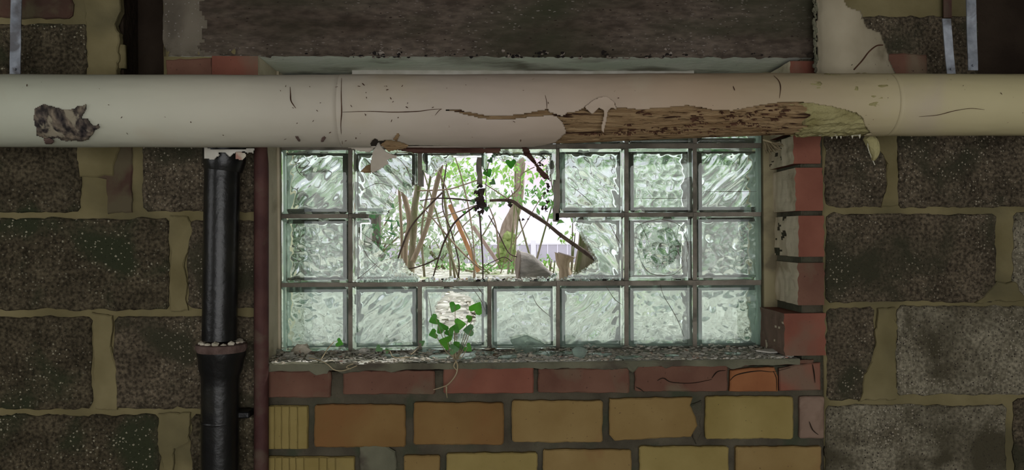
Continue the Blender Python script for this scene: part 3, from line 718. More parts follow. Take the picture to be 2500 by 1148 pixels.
dent = lambda x, th: .0012*noise.noise(Vector((x*5, th*1.2, 0))) + .0005*noise.noise(Vector((x*22, th*5, 1)))
def cutter(x, y, th):
    return inside(x, y, TEAR) or inside(x, y, SLOT) and math.sin(th) > .0 and y > 338
JX0, JX1 = P(-450, 270, PY).x, P(2980, 270, PY).x
tx0, tx1 = P(835, 270, PY).x, P(2160, 270, PY).x
tube_skin('jacket', JX0, tx0, .012, 96, 0, [S['jacket'], S['jacket_in']], None, dent, thick=.003)
tube_skin('jacket', tx0, tx1, .0028, 190, .0006, [S['jacket'], S['jacket_in']], cutter, dent, thick=.003)
tube_skin('jacket', tx1, JX1, .012, 96, 0, [S['jacket'], S['jacket_in']], None, dent, thick=.003)
# insulation under the tear: layered brown fibre with pits, then mineral wool
PITS = []
pr = random.Random(4)
for cx, cy, sx, sy, n in ((1555,318,45,10,16),(1600,322,30,12,14),(1690,295,28,22,22),(1665,322,35,10,14),(1560,275,14,8,5),(1520,322,20,6,6),(1440,330,30,6,7),(1790,300,45,22,26),(1850,290,35,25,26),(1880,320,30,14,14),(1905,285,14,26,14),(1740,325,40,8,10)):
    for _ in range(n):
        p = onpipe(cx+pr.gauss(0, .6)*sx, cy+pr.gauss(0, .6)*sy, -.006); ay, az, ar = ax_at(p.x)
        PITS.append((p.x, math.atan2(ay-p.y, p.z-az), pr.uniform(.004, .013), pr.uniform(.018, .045), pr.uniform(.004, .012)))
PC = {}
def pitd(x, th):
    k = round(x/.0035)
    if k not in PC: PC[k] = [q for q in PITS if abs(q[0]-x) < q[2]+.004]
    d = 0
    for cx, ct, rx, rt, dp in PC[k]:
        e = ((x-cx)/rx)**2+((th-ct)/rt)**2
        if e < 1: d = max(d, dp*(1-e*e))
    return d
def fib(x, th):
    g = -.0022*abs(noise.noise(Vector((x*1.5, th*26, 3)))) ; px = 1250+x*990
    pit = max(0, noise.noise(Vector((x*34, th*15, 9)))*1.0+noise.noise(Vector((x*9, th*4, 2)))*.55-.34)
    return g - min(.012, pit*.04) - pitd(x, th)
tube_skin('brown_insulation', P(1100, 270, PY).x, P(1960, 270, PY).x, .0035, 300, -.006, [S['insul'], S['crack']], None, fib, mf=lambda x, th: 1 if pitd(x, th) > .0035 else 0)
wx0 = P(1922, 270, PY).x
woolf = lambda x, th: -.014*max(0, min(1, (wx0+.022+.03*noise.noise(Vector((3, th*5, 1)))+.012*noise.noise(Vector((1, th*17, 1)))-x)/.006)) + .006*noise.noise(Vector((x*22, th*5, 3)))+.003*noise.noise(Vector((x*70, th*14, 3)))+.0035
tube_skin('mineral_wool', P(1890, 270, PY).x, P(2140, 270, PY).x, .003, 160, -.006, S['wool'], None, woolf)
# dark pits in the fibre: burrows with real depth
# wrapped edge of the wool, ragged fringe below
mb = MB()
for i in range(26):
    px = RND.uniform(1990, 2105); p = onpipe(px, 329+RND.uniform(-2, 2), -.004); chunk(mb, p+Vector((0, .004, 0)), RND.uniform(.002, .005), i, (1.8, .8, .7))
for i in range(5):
    px = [2030, 2042, 2052, 2098, 2080][i]; p = onpipe(px, 331, -.004); mb.tube([p, p+Vector((.001, 0, -.005)), p+Vector((.001, 0, -.010))], [.0035, .002, .0004], 6)
mb.build('wool_fringe', S['wool_pale'], pipe)
mb = MB(); p = P(2128, 335, -.14)
q = spline([P(2118, 330, -.15), P(2130, 345, -.14), P(2136, 372, -.135), P(2132, 392, -.13)], 6); mb.tube(q, lerp_list([.010, .013, .010, .003], len(q)), 9, wob=.5)
mb.build('wool_tuft', S['wool'], pipe)
mb = MB(); q = spline([P(2120, 338, -.15), P(2119, 360, -.14), P(2128, 385, -.13), P(2136, 403, -.13)], 6); mb.tube(q, .0012, 5); mb.build('wool_strand', S['wool_pale'], pipe)
# rings and cracks of the tape
def line(name, pts, r, mat, off=.0032, par=None, taper=True):
    q = spline([onpipe(x, y, off) for x, y in pts], 8); n = len(q); mb = MB()
    rad = [r*(.35+.65*math.sin(math.pi*min(1, max(0, i/(n-1))))*(1+.6*noise.noise(q[i]*60))) if taper else r for i in range(n)]
    mb.tube(q, rad, 5); return mb.build(name, mat, par or pipe)
line('seam', [(834,190),(833,230),(834,272),(832,310),(836,352)], .0011, S['crack'])
line('seam', [(1889,184),(1902,198),(1906,215),(1903,240)], .0010, S['crack'])
line('crack', [(836,274),(900,272),(960,274),(1020,272),(1050,268),(1078,266)], .0010, S['crack'])
line('crack', [(1062,282),(1072,270),(1079,266)], .0007, S['crack'])
line('crack', [(2244,285),(2290,281),(2330,271),(2370,265),(2404,268)], .0008, S['crack'])
line('crack', [(708,212),(709,228),(710,245),(716,256),(722,264)], .0013, S['crack'])
line('crack', [(1331,232),(1335,250),(1335,266)], .0008, S['crack'])
line('scratch', [(884,203),(890,209)], .0012, S['crack']); line('scratch', [(1790,210),(1794,221)], .0012, S['crack'])
for i in range(46):
    x = RND.uniform(680, 1000) if i < 26 else RND.uniform(40, 2460); y = RND.uniform(205, 345)
    if inside(x, y, TEAR): continue
    l = RND.uniform(2, 7); a = RND.uniform(0, 3.1); line('scratch', [(x, y), (x+l*math.cos(a), y+l*math.sin(a))], RND.uniform(.0005, .0011), S['crack'])
sheet('rust_spot', lambda x, y: onpipe(x, y, .0036), rough_outline([(785,338),(792,334),(796,338),(788,347),(783,347)], 3, 1, 2), S['rim_rust'], pipe, 1.5, .001)
sheet('rust_spot', lambda x, y: onpipe(x, y, .0036), rough_outline([(720,334),(727,333),(734,344),(729,346)], 3, 1, 2), S['rim_rust'], pipe, 1.5, .001)
sheet('tar_stain', lambda x, y: onpipe(x, y, .0034), rough_outline([(84,262),(100,256),(125,258),(140,264),(160,268),(175,270),(190,262),(206,252),(208,270),(200,290),(214,288),(222,305),(243,300),(245,310),(228,318),(218,340),(190,346),(165,345),(140,335),(120,340),(100,336),(90,330),(84,300)], 5, 3.5, 3), S['stain'], pipe, 2.2, .002)
sheet('rust_spot', lambda x, y: onpipe(x, y, .0046), rough_outline([(108,340),(124,338),(132,346),(124,352),(110,350)], 4, 1.5, 3), S['rim_rust'], pipe, 2, .002)
# torn flaps and crust under the pipe
def flap(name, pts, mat, y0, slope=0, curl=0, step=3, amp=1.2):
    x0 = min(p[0] for p in pts); ymin = min(p[1] for p in pts)
    return sheet(name, lambda x, y: P(x, y, y0+slope*(y-ymin)+curl*math.sin((x-x0)*.06)+.0012*noise.noise(Vector((x*.08, y*.08, 0)))), rough_outline(pts, 5, amp, x0*.1), mat, pipe, step, .0025)
flap('torn_flap', [(925,345),(933,361),(943,372),(968,380),(966,385),(945,390),(948,399),(929,413),(906,423),(905,397),(910,370)], S['jacket'], -.19, -.0003, .004, 2, .9)
flap('torn_flap', [(840,357),(905,360),(918,356),(903,373),(870,366)], S['jacket'], -.175, .0004, .002, 2, .9)
flap('torn_flap', [(880,420),(895,404),(906,400),(906,424)], S['insul'], -.17, 0, .002, 2, .8)
flap('insulation_scrap', [(930,352),(945,342),(965,340),(985,344),(1000,352),(990,362),(965,366),(950,372),(940,362)], S['insul'], -.215, .0006, .004, 2, 1.2)
flap('insulation_scrap', [(960,340),(970,322),(975,330),(968,345)], S['insul'], -.252, .0002, .002, 2, 1.2)
flap('insulation_lip', [(985,357),(1080,362),(1222,362),(1220,373),(1130,374),(1010,374),(970,366)], S['insul_lines'], -.17, .0004, .003, 2.5, 1.0)
flap('loose_shred', [(1428,262),(1440,250),(1462,238),(1482,236),(1500,248),(1506,268),(1492,262),(1482,275),(1480,300),(1474,322),(1468,318),(1472,290),(1474,270),(1462,262),(1446,280),(1436,272)], S['jacket'], -.286, .0002, .002, 2, 1.6)
flap('crust', [(498,360),(520,364),(560,366),(620,362),(618,374),(600,374),(596,370),(575,372),(560,382),(548,374),(532,372),(536,378),(524,388),(500,387)], S['flake'], -.13, .0002, .002, 2.5, 1.3)
flap('crust', [(575,370),(598,372),(600,382),(590,391),(577,388)], S['stone'], -.135, 0, .001, 2.5, 1.0)
# frayed stalks where the lagging ends, below the wool
mb = MB()
for i in range(20):
    a = P(1864+i*1.0, 342+i*.3, -.10); b_ = P(1872+i*2.1, 372-i*.9+RND.uniform(-3, 8), .02)
    mid = (a+b_)/2+Vector((0, 0, RND.uniform(-.006, .004))); mb.tube(spline([a, mid, b_], 4), [.0022]*9, 5)
mb.build('frayed_stalks', S['tendril'], pipe)

# torn jacket of an upright pipe at the upper right
tj = empty('torn_lagging_sheet', P(2090, 181, -.08)); tag(tj, 'torn cream lagging sheet standing on the big pipe beside the lintel end', 'insulation')
o = sheet('sheet', lambda x, y: P(x, y, -.085+.0000065*(x-2075)**2+.004*noise.noise(Vector((x*.012, y*.012, 0)))),
      rough_outline([(1994,-60),(2058,-60),(2062,6),(2070,18),(2100,28),(2108,50),(2112,68),(2148,82),(2160,110),(2168,145),(2188,184),(1994,184)], 8, 1.8, 3),
      M('cream lagging cloth', (.24,.205,.135), (.36,.315,.225), 6, .85, .25, 30, c3=(.13,.105,.065), s3=8, t3=(.58,.74), spk2=(40,.1,(.05,.035,.02),-.3)), tj, 4, .004)
def onsh(x, y): return P(x, y, -.089+.0000065*(x-2075)**2)
mb = MB(); q = spline([onsh(2085,170), onsh(2105,148), onsh(2122,126), onsh(2140,112), onsh(2155,110)], 6); mb.tube(q, [.0018]*len(q), 6); mb.build('fold_line', S['crack'], tj)
mb = MB(); 
for i in range(40):
    p = P(1990+RND.uniform(-4, 3), i*4.7-8, -.06); chunk(mb, p, RND.uniform(.003, .007), i, (.8, 1, 1.4))
mb.build('crumbly_edge', S['mortar_grey'], tj)

# ------------------------------------------------------------------ soil pipe and red oxide pipe on the left
def vert(y0, y1, px, r_px, Y): return P(px, y0, Y), P(px, y1, Y), r_px/PXM(Y)
SY = -.05
sp = empty('soil_pipe', P(543, 1148, SY)); tag(sp, 'black upright soil pipe with a socket joint, left of the window', 'pipe')
def lathe(name, prof, Y, mat, par, seg=40, smooth=True):
    """prof: (centre px, y px, radius px) down the pipe"""
    mb = MB(); pts = [P(c, y, Y) for c, y, r in prof]; rad = [r/PXM(Y) for c, y, r in prof]; mb.tube(pts, rad, seg, wob=0); o = mb.build(name, mat, par, smooth)
    if smooth: o.data.set_sharp_from_angle(angle=math.radians(50))
    return o
lathe('pipe_barrel', [(545,330,44),(545,372,44),(545,400,43)]+[(543-i*.35,410+i*20,41.5-i*.05) for i in range(22)], SY, S['black_pipe'], sp)
lathe('coupling', [(548,330,50),(548,396,49),(547,408,46),(546,418,43)], SY, S['black_pipe'], sp)
lathe('socket', [(541,846,56),(541,868,56),(540,876,53),(539,900,51),(538,918,45),(538,940,44),(536,1400,43)], SY, S['black_pipe'], sp)
lathe('socket_rim', [(541,838,55),(541,840,59),(541,850,59.5),(541,858,56)], SY, S['rim_rust'], sp)
mb = MB()
for i in range(16):
    a = math.pi*2*i/16; p = P(541, 838, SY); r = 47/PXM(SY); chunk(mb, p+Vector((math.cos(a)*r, math.sin(a)*r, RND.uniform(-.002, .004))), RND.uniform(.005, .009), i, (1.3, 1.3, .8))
mb.build('joint_packing', S['stone'], sp)
lathe('seam_ring', [(536,1026,44),(536,1028,44.8),(536,1031,44.8),(536,1033,44)], SY, S['black_pipe'], sp)
rp = empty('red_oxide_pipe', P(638, 1148, -.02)); tag(rp, 'slim dark red oxide pipe running upright along the left edge of the window', 'pipe')
lathe('pipe_barrel', [(637,355,15),(637,372,15.5),(638,400,17)]+[(638,420+i*30,17.3) for i in range(34)], -.02, S['rust_pipe'], rp, 24)
mb = MB(); mb.box(P(580,994,-.02).x, P(617,994,-.02).x, -.05, .01, P(597,1016,-.02).z, P(597,1000,-.02).z); o = mb.build('wall_bracket', S['black_pipe'], sp)
bv = o.modifiers.new('b', 'BEVEL'); bv.width = .003

# galvanised straps holding the big pipe
def strap(label, xa, xb, ya, yb, w, tilt=0):
    root = empty('hanger_strap', P(xb, yb, -.09)); tag(root, label, 'strap', 'galvanised straps above the big pipe')
    mb = MB(); n = 24
    for k in range(n):
        t0, t1 = k/n, (k+1)/n
        a = P(xa+(xb-xa)*t0, ya+(yb-ya)*t0, -.09); b_ = P(xa+(xb-xa)*t1, ya+(yb-ya)*t1, -.09); h = w/2/PXM(-.09)
        d = .0012*noise.noise(a*20); e = .0012*noise.noise(b_*20)
        mb.add([(a.x-h, a.y-.0015+d, a.z), (a.x+h, a.y-.0015+d, a.z), (b_.x+h, b_.y-.0015+e, b_.z), (b_.x-h, b_.y-.0015+e, b_.z),
                (a.x-h, a.y+.0015+d, a.z), (a.x+h, a.y+.0015+d, a.z), (b_.x+h, b_.y+.0015+e, b_.z), (b_.x-h, b_.y+.0015+e, b_.z)],
               [(0,3,2,1),(4,5,6,7),(0,4,7,3),(1,2,6,5),(0,1,5,4),(2,3,7,6)])
    mb.build('strap_band', S['galv'], root)
    mb = MB(); p = P(xb, yb-12, -.093); q = p+Vector((0, -.004, 0)); mb.tube([p+Vector((0, .003, 0)), q], [.0035, .003], 8); mb.build('rivet', S['galv'], root)
strap('grey metal strap at the far left above the pipe', 41, 37, -80, 181, 25)
strap('short metal strap right of the cream lagging sheet', 2310, 2322, 46, 181, 22)
strap('long metal strap beside the dark recess at upper right', 2368, 2375, -80, 172, 25)
# faint upper continuation of the short strap
mb = MB(); a = P(2306, -80, .0); b_ = P(2310, 46, .0); mb.box(a.x-.010, a.x+.012, -.012, -.008, b_.z, a.z)
o = mb.build('dark_batten', S['rust_pipe']); tag(o, 'dark narrow batten on the wall above the short metal strap', 'batten')

# ------------------------------------------------------------------ rubble, shards and ivy on the sill
ORD = ['first', 'second', 'third', 'fourth', 'fifth', 'sixth', 'last']
def sp_pt(px, py, up=0):
    """point on top of the sill seen at this pixel"""
    d = (RGT*((px-1250)/F)+FWD+UPV*((574-py)/F)); t = (ZS+up-CAM.z)/d.z; p = CAM+d*t
    p.y = max(-.005, min(YG-.012, p.y)); return p
def put_stone(px, py, r, mat, label, sq=(1.2, .9, .75), seed=0, name='rubble_chip'):
    p = sp_pt(px, py); rr = r/880; mb = MB(); chunk(mb, (p.x, min(p.y, YG-rr-.004), p.z+rr*sq[2]*.8), rr, seed, sq, 2)
    o = mb.build(name, S[mat]); tag(o, label, 'rubble', 'rubble on the window sill'); return o
ST = [(738,866,17,'stone','largest beige rubble lump with pink facets at the left end of the sill'),
      (760,880,11,'stone_grey','rounded grey rubble lump at the front of the left rubble group'),
      (706,876,12,'stone_grey','flat grey-green rubble lump left of the largest beige lump'),
      (690,860,12,'stone_grey','dark crumbly rubble piece against the left edge of the window'),
      (889,866,11,'flake','whitish knobbly rubble piece under the second glass block'),
      (869,862,8,'stone_grey','small dark stone just left of the whitish knobbly piece'),
      (912,862,10,'stone_grey','dark stone just right of the whitish knobbly piece'),
      (790,862,7,'stone_grey','small grey stone under the right side of the first glass block'),
      (820,860,7,'stone','small buff stone below the joint of the first two glass blocks'),
      (1212,872,7,'dirt','dark earth crumb right of the ivy at the front of the sill'),
      (1200,862,10,'dirt','dark earth clod below the joint left of the fourth glass block'),
      (1297,873,6,'stone','small pale brown stone in front of the leaning glass shard'),
      (1700,868,6,'stone','small buff stone under the joint left of the last glass block'),
      (1935,866,8,'stone','small pinkish stone at the far right end of the sill'),
      (1600,866,6,'stone_grey','small grey stone under the sixth glass block')]
for i, s in enumerate(ST): put_stone(s[0], s[1], s[2], s[3], s[4], (1.3, .9, .75 if i else .9), i+1)
def plate(name, px, py, w, d, seed, mat, label, cat, group, tiltx=0, rot=0, th=.004, lift=0):
    """irregular flat shard lying on the sill"""
    p = sp_pt(px, py); rr = random.Random(seed); n = rr.choice([5, 6, 7]); pts = []
    for i in range(n):
        a = 2*math.pi*(i+rr.uniform(-.3, .3))/n; k = rr.uniform(.7, 1.1); pts.append(Vector((math.cos(a)*w/2*k, math.sin(a)*d/2*k, 0)))
    R_ = Matrix.Rotation(rot, 3, 'Z') @ Matrix.Rotation(tiltx, 3, 'X')
    V = [R_ @ q for q in pts]+[R_ @ (q+Vector((0, 0, th))) for q in pts]; zmin = min(v.z for v in V)
    c = Vector((p.x, min(p.y, YG-.006-abs(max(v.y for v in V))), ZS-zmin+lift)); V = [v+c for v in V]
    F_ = [tuple(range(n-1, -1, -1)), tuple(range(n, 2*n))]+[(i, (i+1) % n, n+(i+1) % n, n+i) for i in range(n)]
    o = mesh(name, V, F_, S[mat]); tag(o, label, cat, group); return o
G1 = 'glass shards on the window sill'
SH = [(1290,862,.125,.075,'large curved glass shard leaning against the fourth glass block',.85),
      (1340,868,.10,.05,'long glass shard lying right of the large leaning shard',.12),
      (1395,866,.09,.05,'glass shard lying below the left side of the fifth glass block',.08),
      (1415,874,.05,.04,'pointed glass shard standing at the sill front below the fifth block',.9),
      (1240,876,.08,.045,'flat greenish shard at the sill front below the fourth block',.05),
      (1180,868,.11,.06,'broad greenish shard lying just right of the ivy',.10),
      (1140,876,.06,.04,'small glass shard at the ivy root',.25),
      (1045,864,.08,.05,'pale glass shard left of the ivy at the foot of the third block',.15),
      (1075,874,.07,.04,'bright glass splinter in front of the ivy',.1),
      (955,872,.07,.04,'flat glass flake below the right side of the second glass block',.05),
      (1000,874,.06,.03,'narrow glass splinter between the second and third blocks',.05),
      (1462,870,.07,.03,'rounded pale glass piece below the joint of fifth and sixth blocks',.15),
      (1530,876,.09,.03,'frosted flat shard at the sill front below the sixth block left side',.05),
      (1640,872,.05,.03,'small flat shard below the sixth block right side',.05),
      (1790,868,.05,.03,'small flat shard below the middle of the last glass block',.1)]
for i, (px, py, w, d, lb, tl) in enumerate(SH):
    plate('glass_shard', px, py, w, d, i+3, 'shard', lb, 'glass shard', G1, tl, RND.uniform(-.4, .4), .005)
plate('plaster_flake', 1890, 866, .10, .04, 5, 'flake', 'curled white plaster flake at the right end of the sill, upper one', 'plaster flake', 'plaster flakes on the sill', .12, 0, .004, .006)
plate('plaster_flake', 1905, 872, .09, .035, 8, 'flake', 'white plaster flake lying under the curled one at the right end', 'plaster flake', 'plaster flakes on the sill', .05, .1, .004)
plate('plaster_flake', 1662, 874, .05, .03, 9, 'flake', 'chalky flake at the front of the sill near the last joint', 'plaster flake', 'plaster flakes on the sill', .05, .3, .003)
# fine grit and tiny splinters nobody could count
gr = MB(); rr = random.Random(11)
for i in range(2300):
    px = rr.uniform(662, 1930); v = rr.random()**.8; y = YG-.006-v*.185 if px > 1150 or rr.random() < .5 else YG-.006-v*.09
    x = P(px, 870, y).x; s = rr.uniform(.0015, .0055); h = ZS+.020*max(0, 1-v*1.3)*rr.random()*(.4+noise.noise(Vector((x*14, 0, 5)))+.3)
    if rr.random() < .6: chunk(gr, (x, y, h+s*.4), s, i, (1.3, 1, .6), 1, rr.choice([0, 0, 1, 2]))
    else:
        a = rr.uniform(0, 3); l = s*2.2; d1 = Vector((math.cos(a)*l, math.sin(a)*l, rr.uniform(0, .002))); d2 = Vector((-math.sin(a)*l*.5, math.cos(a)*l*.5, 0)); c = Vector((x, y, h+.001))
        gr.add([c-d1, c+d2, c+d1, c-d2, c-d1+Vector((0,0,.0012)), c+d2+Vector((0,0,.0012)), c+d1+Vector((0,0,.0012)), c-d2+Vector((0,0,.0012))], [(3,2,1,0),(4,5,6,7),(0,1,5,4),(1,2,6,5),(2,3,7,6),(3,0,4,7)], 2)
o = gr.build('sill_grit', [S['stone'], S['stone_grey'], S['flake']]); tag(o, 'fine rubble grit and glass splinters strewn along the window sill', 'grit', kind='stuff')
# glass crumbs and grit on the broken edge inside the hole
gr = MB()
for i in range(260):
    px = rr.choice([rr.uniform(1030, 1400), rr.uniform(1120, 1215), rr.uniform(1390, 1520)]); y = rr.uniform(YG+.01, YGB-.01); s = rr.uniform(.002, .006)
    p = P(px, 694-(px-1030)*.006, y); chunk(gr, (p.x, y, P(px, 690-(px-768)*.006, YG).z+rr.uniform(0, .004)), s, i, (1.4, 1, .6), 1, rr.choice([0, 1, 2, 2]))
for i in range(520):      # crushed glass heaped against the broken blocks
    if i % 2: px = rr.uniform(1385, 1522); hp = max(0, (px-1385)/137)*34*rr.random()**1.4
    else: px = rr.uniform(868, 1015); hp = max(0, (1015-px)/147)*30*rr.random()**1.4
    y = rr.uniform(YG+.012, YGB-.012); c = P(px, 686-hp, YG); c.y = y; s = rr.uniform(.003, .008); u = Vector((rr.uniform(-1, 1), rr.uniform(-.6, .6), rr.uniform(-.7, .7))).normalized(); v = u.cross(Vector((rr.uniform(-.3, .3), 1, rr.uniform(-.5, .5)))).normalized(); w_ = u.cross(v)*.0007
    gr.add([c-u*s-w_, c+v*s*.5-w_, c+u*s-w_, c-u*s+w_, c+v*s*.5+w_, c+u*s+w_], [(2,1,0),(3,4,5),(0,1,4,3),(1,2,5,4),(2,0,3,5)], 3)
o = gr.build('crumbs', [S['stone'], S['shade_and_grit'], S['flake'], S['shard']]); tag(o, 'crumbs of glass and mortar along the bottom of the hole', 'grit', kind='stuff')

def leaf_mesh(kind, size):
    if kind == 'ivy': o = [(0,-.12),(.34,-.36),(.66,-.26),(.80,.02),(.62,.30),(.46,.52),(.24,.80),(0,1.05),(-.24,.80),(-.46,.52),(-.62,.30),(-.80,.02),(-.66,-.26),(-.34,-.36)]
    else: o = [(0,-.5),(.25,-.3),(.42,0),(.35,.3),(.15,.6),(0,.9),(-.15,.6),(-.35,.3),(-.42,0),(-.25,-.3)]
    return [(x*size, y*size) for x, y in o]
def leaf(name, c, size, rot, tilt, mat, parent, kind='ivy', seed=0, yaw=0):
    o = leaf_mesh(kind, size); n = len(o); V = [Vector((0, 0, 0))]
    for x, y in o: V.append(Vector((x, -.25*abs(x)+.08*size*math.sin(seed+y/size*3), y)))
    R_ = Matrix.Rotation(yaw, 3, 'Z') @ Matrix.Rotation(rot, 3, 'Y') @ Matrix.Rotation(tilt, 3, 'X')
    V = [R_ @ v + Vector(c) for v in V]; top = V; bot = [v+Vector((0, .0006, 0)) for v in V]
    F_ = [(0, i+1, (i+1) % n+1) for i in range(n)]; m = n+1
    F2 = [(m, m+(i+1) % n+1, m+i+1) for i in range(n)]; F3 = [(i+1, (i+1) % n+1, m+(i+1) % n+1, m+i+1) for i in range(n)]
    return mesh(name, top+bot, F_+F2+F3, mat, parent, False)
ivy = empty('ivy_plant', sp_pt(1112, 884)); tag(ivy, 'young green ivy sprouting on the sill in front of the third glass block', 'ivy')
root = P(1112, 878, .02)
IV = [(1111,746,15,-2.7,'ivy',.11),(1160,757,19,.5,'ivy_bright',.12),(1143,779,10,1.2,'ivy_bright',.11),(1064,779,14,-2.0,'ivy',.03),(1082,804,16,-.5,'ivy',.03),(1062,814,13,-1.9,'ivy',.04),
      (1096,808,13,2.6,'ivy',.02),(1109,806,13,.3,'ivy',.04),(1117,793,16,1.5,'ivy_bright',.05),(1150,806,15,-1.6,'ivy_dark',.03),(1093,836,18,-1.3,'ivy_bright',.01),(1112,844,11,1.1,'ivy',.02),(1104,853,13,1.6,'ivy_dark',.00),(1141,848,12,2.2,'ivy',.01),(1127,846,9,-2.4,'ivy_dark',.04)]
for i, (x, y, s, r, m, Y) in enumerate(IV):
    c = P(x, y, Y); leaf('leaf', c, s/880*1.25, r, .35*math.sin(i*2.1), S[m], ivy, 'ivy', i, .3*math.sin(i*1.3))
    mb = MB(); q = spline([root+Vector((RND.uniform(-.006, .006), 0, 0)), (root*.45+c*.55)+Vector((0, -.01, -.01)), c], 5); mb.tube(q, lerp_list([.0014, .0008], len(q)), 5); mb.build('stem', S['tendril'], ivy)
for pts in ([(1112,880),(1117,893),(1113,915),(1095,938),(1078,946),(1058,952)], [(1112,884),(1108,895),(1116,905)], [(1090,944),(1090,960),(1092,972)]):
    mb = MB(); q = spline([P(x, y, -.025) for x, y in pts], 6); mb.tube(q, lerp_list([.0022, .001], len(q)), 6); mb.build('hanging_root', S['tendril'], ivy)
iv2 = empty('ivy_runner', sp_pt(782, 880)); tag(iv2, 'thin ivy runner with one leaf trailing over the sill below the first block', 'ivy')
for pts in ([(755,874,.03),(782,881,-.01),(800,890,-.025),(815,903,-.025),(832,906,-.025),(850,902,-.025),(872,893,-.02)],[(862,889,-.01),(850,893,-.025),(846,898,-.026),(856,901,-.025)],[(782,881,-.01),(790,868,.03),(800,852,.05),(815,835,.05)]):
    mb = MB(); q = spline([P(x, y, Y) for x, y, Y in pts], 6); mb.tube(q, .0013, 6); mb.build('stem', S['tendril'], iv2)
leaf('leaf', P(826, 836, .05), .016, 1.9, .3, S['ivy'], iv2, seed=2)
iv3 = empty('ivy_runner', sp_pt(960, 872)); tag(iv3, 'small ivy shoot with two dark leaves at the foot of the second glass block', 'ivy')
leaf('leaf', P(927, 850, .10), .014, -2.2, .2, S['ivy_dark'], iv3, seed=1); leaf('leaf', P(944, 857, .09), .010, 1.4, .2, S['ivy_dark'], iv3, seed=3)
mb = MB(); q = spline([P(940, 856, .10), P(952, 858, .07), P(963, 873, .04), P(1010, 872, .04)], 6); mb.tube(q, .0012, 6); mb.build('stem', S['tendril'], iv3)
iv4 = empty('ivy_leaf', P(1029, 840, .1)); tag(iv4, 'single pale green ivy leaf on a long stalk between second and third blocks', 'ivy')
leaf('leaf', P(1029, 838, .12), .011, 1.0, .2, S['ivy_dark'], iv4, seed=4); mb = MB(); q = spline([P(1029, 840, .12), P(1015, 856, .09), P(1003, 866, .06)], 5); mb.tube(q, .001, 5); mb.build('stem', S['tendril'], iv4)

# ------------------------------------------------------------------ outside: ground, fence, facade
def gz(x, y):
    if y < 3.0: z = 1.16+.10*min(1, max(0, (y-.31)/.9))
    else: z = 1.26
    z -= max(0, y-3.2)*.030
    return z+.020*noise.noise(Vector((x*2.2, y*2.2, 0)))+.010*noise.noise(Vector((x*9, y*9, 0)))
V = []; F_ = []; xs = [-9+i*.12 for i in range(151)]; ys = [.312+((j/90)**2)*16 for j in range(91)]
for y in ys:
    for x in xs: V.append((x, y, gz(x, y)))
for j in range(90):
    for i in range(150): a = j*151+i; F_.append((a, a+1, a+152, a+151))
o = mesh('ground', V, F_, S['litter'], None, True); tag(o, kind='structure')
lf = MB(); rr = random.Random(5)
for i in range(4200):
    y = .40+rr.random()**2*4.5; x = rr.uniform(-1.4, 1.5)*(1+y*.5); z = gz(x, y)+.004; s = rr.uniform(.008, .026); a = rr.uniform(0, 6.3); t = Vector((rr.uniform(-.5, .5), rr.uniform(-.5, .5), 1)).normalized()
    u = t.cross(Vector((math.cos(a), math.sin(a), 0))).normalized(); v = t.cross(u); c = Vector((x, y, z+s*.3))
    lf.add([c-u*s, c+v*s*.5+t*s*.2, c+u*s, c-v*s*.5+t*s*.1], [(0, 1, 2, 3)])
o = lf.build('leaf_litter', S['litter_leaf']); tag(o, 'dry pale leaf litter covering the ground outside the window', 'leaf litter', kind='stuff')
b = MB(); b.box(-12, 12, 17.5, 18, -1, 9); o = b.build('facade_wall', S['facade']); 
bd = empty('building', (0, 17.5, 0)); tag(bd, 'pale lavender rendered building across the yard behind the fence', 'building')
o.parent = bd; o.location = -WL[bd]
for i, xx in enumerate((-9.5, -5.0, 4.6, 8.8)):
    b = MB(); b.box(xx, xx+1.6, 17.40, 17.52, 2.4, 4.1); w = b.build('window', S['post'], bd)
    b = MB(); b.box(xx+.12, xx+1.48, 17.385, 17.41, 2.52, 3.98); b.build('pane', S['fence'], w)
fy = 14.0
fe = empty('fence', (1, fy, .9)); tag(fe, 'low lavender grey railing fence with pale posts in front of the building', 'fence')
zt = P(1330, 594, fy).z; zb_ = P(1330, 652, fy).z
xa, xb = -7.0, 8.0; np_ = 75
b = MB(); b.box(xa, xb, fy-.02, fy+.02, zt-.03, zt); b.build('rail', S['post'], fe)
b = MB(); b.box(xa, xb, fy-.02, fy+.02, zb_+.03, zb_+.06); b.build('rail', S['post'], fe)
b = MB(); b.box(0, .19, 0, .012, zb_, zt-.03); me0 = b.build('picket', S['fence'], fe); me0.location = Vector((xa, fy-.01, 0))-WL[fe]
for i in range(1, np_):
    o = me0.copy(); COL.objects.link(o); o.location = Vector((xa+i*.2, fy-.01, 0))-WL[fe]
b = MB(); b.box(-.05, .05, -.05, .05, zb_-.2, zt+.06); p0 = b.build('post', S['post'], fe); p0.location = Vector((xa, fy-.07, 0))-WL[fe]
for i in range(1, 10):
    o = p0.copy(); COL.objects.link(o); o.location = Vector((xa+i*1.62, fy-.07, 0))-WL[fe]

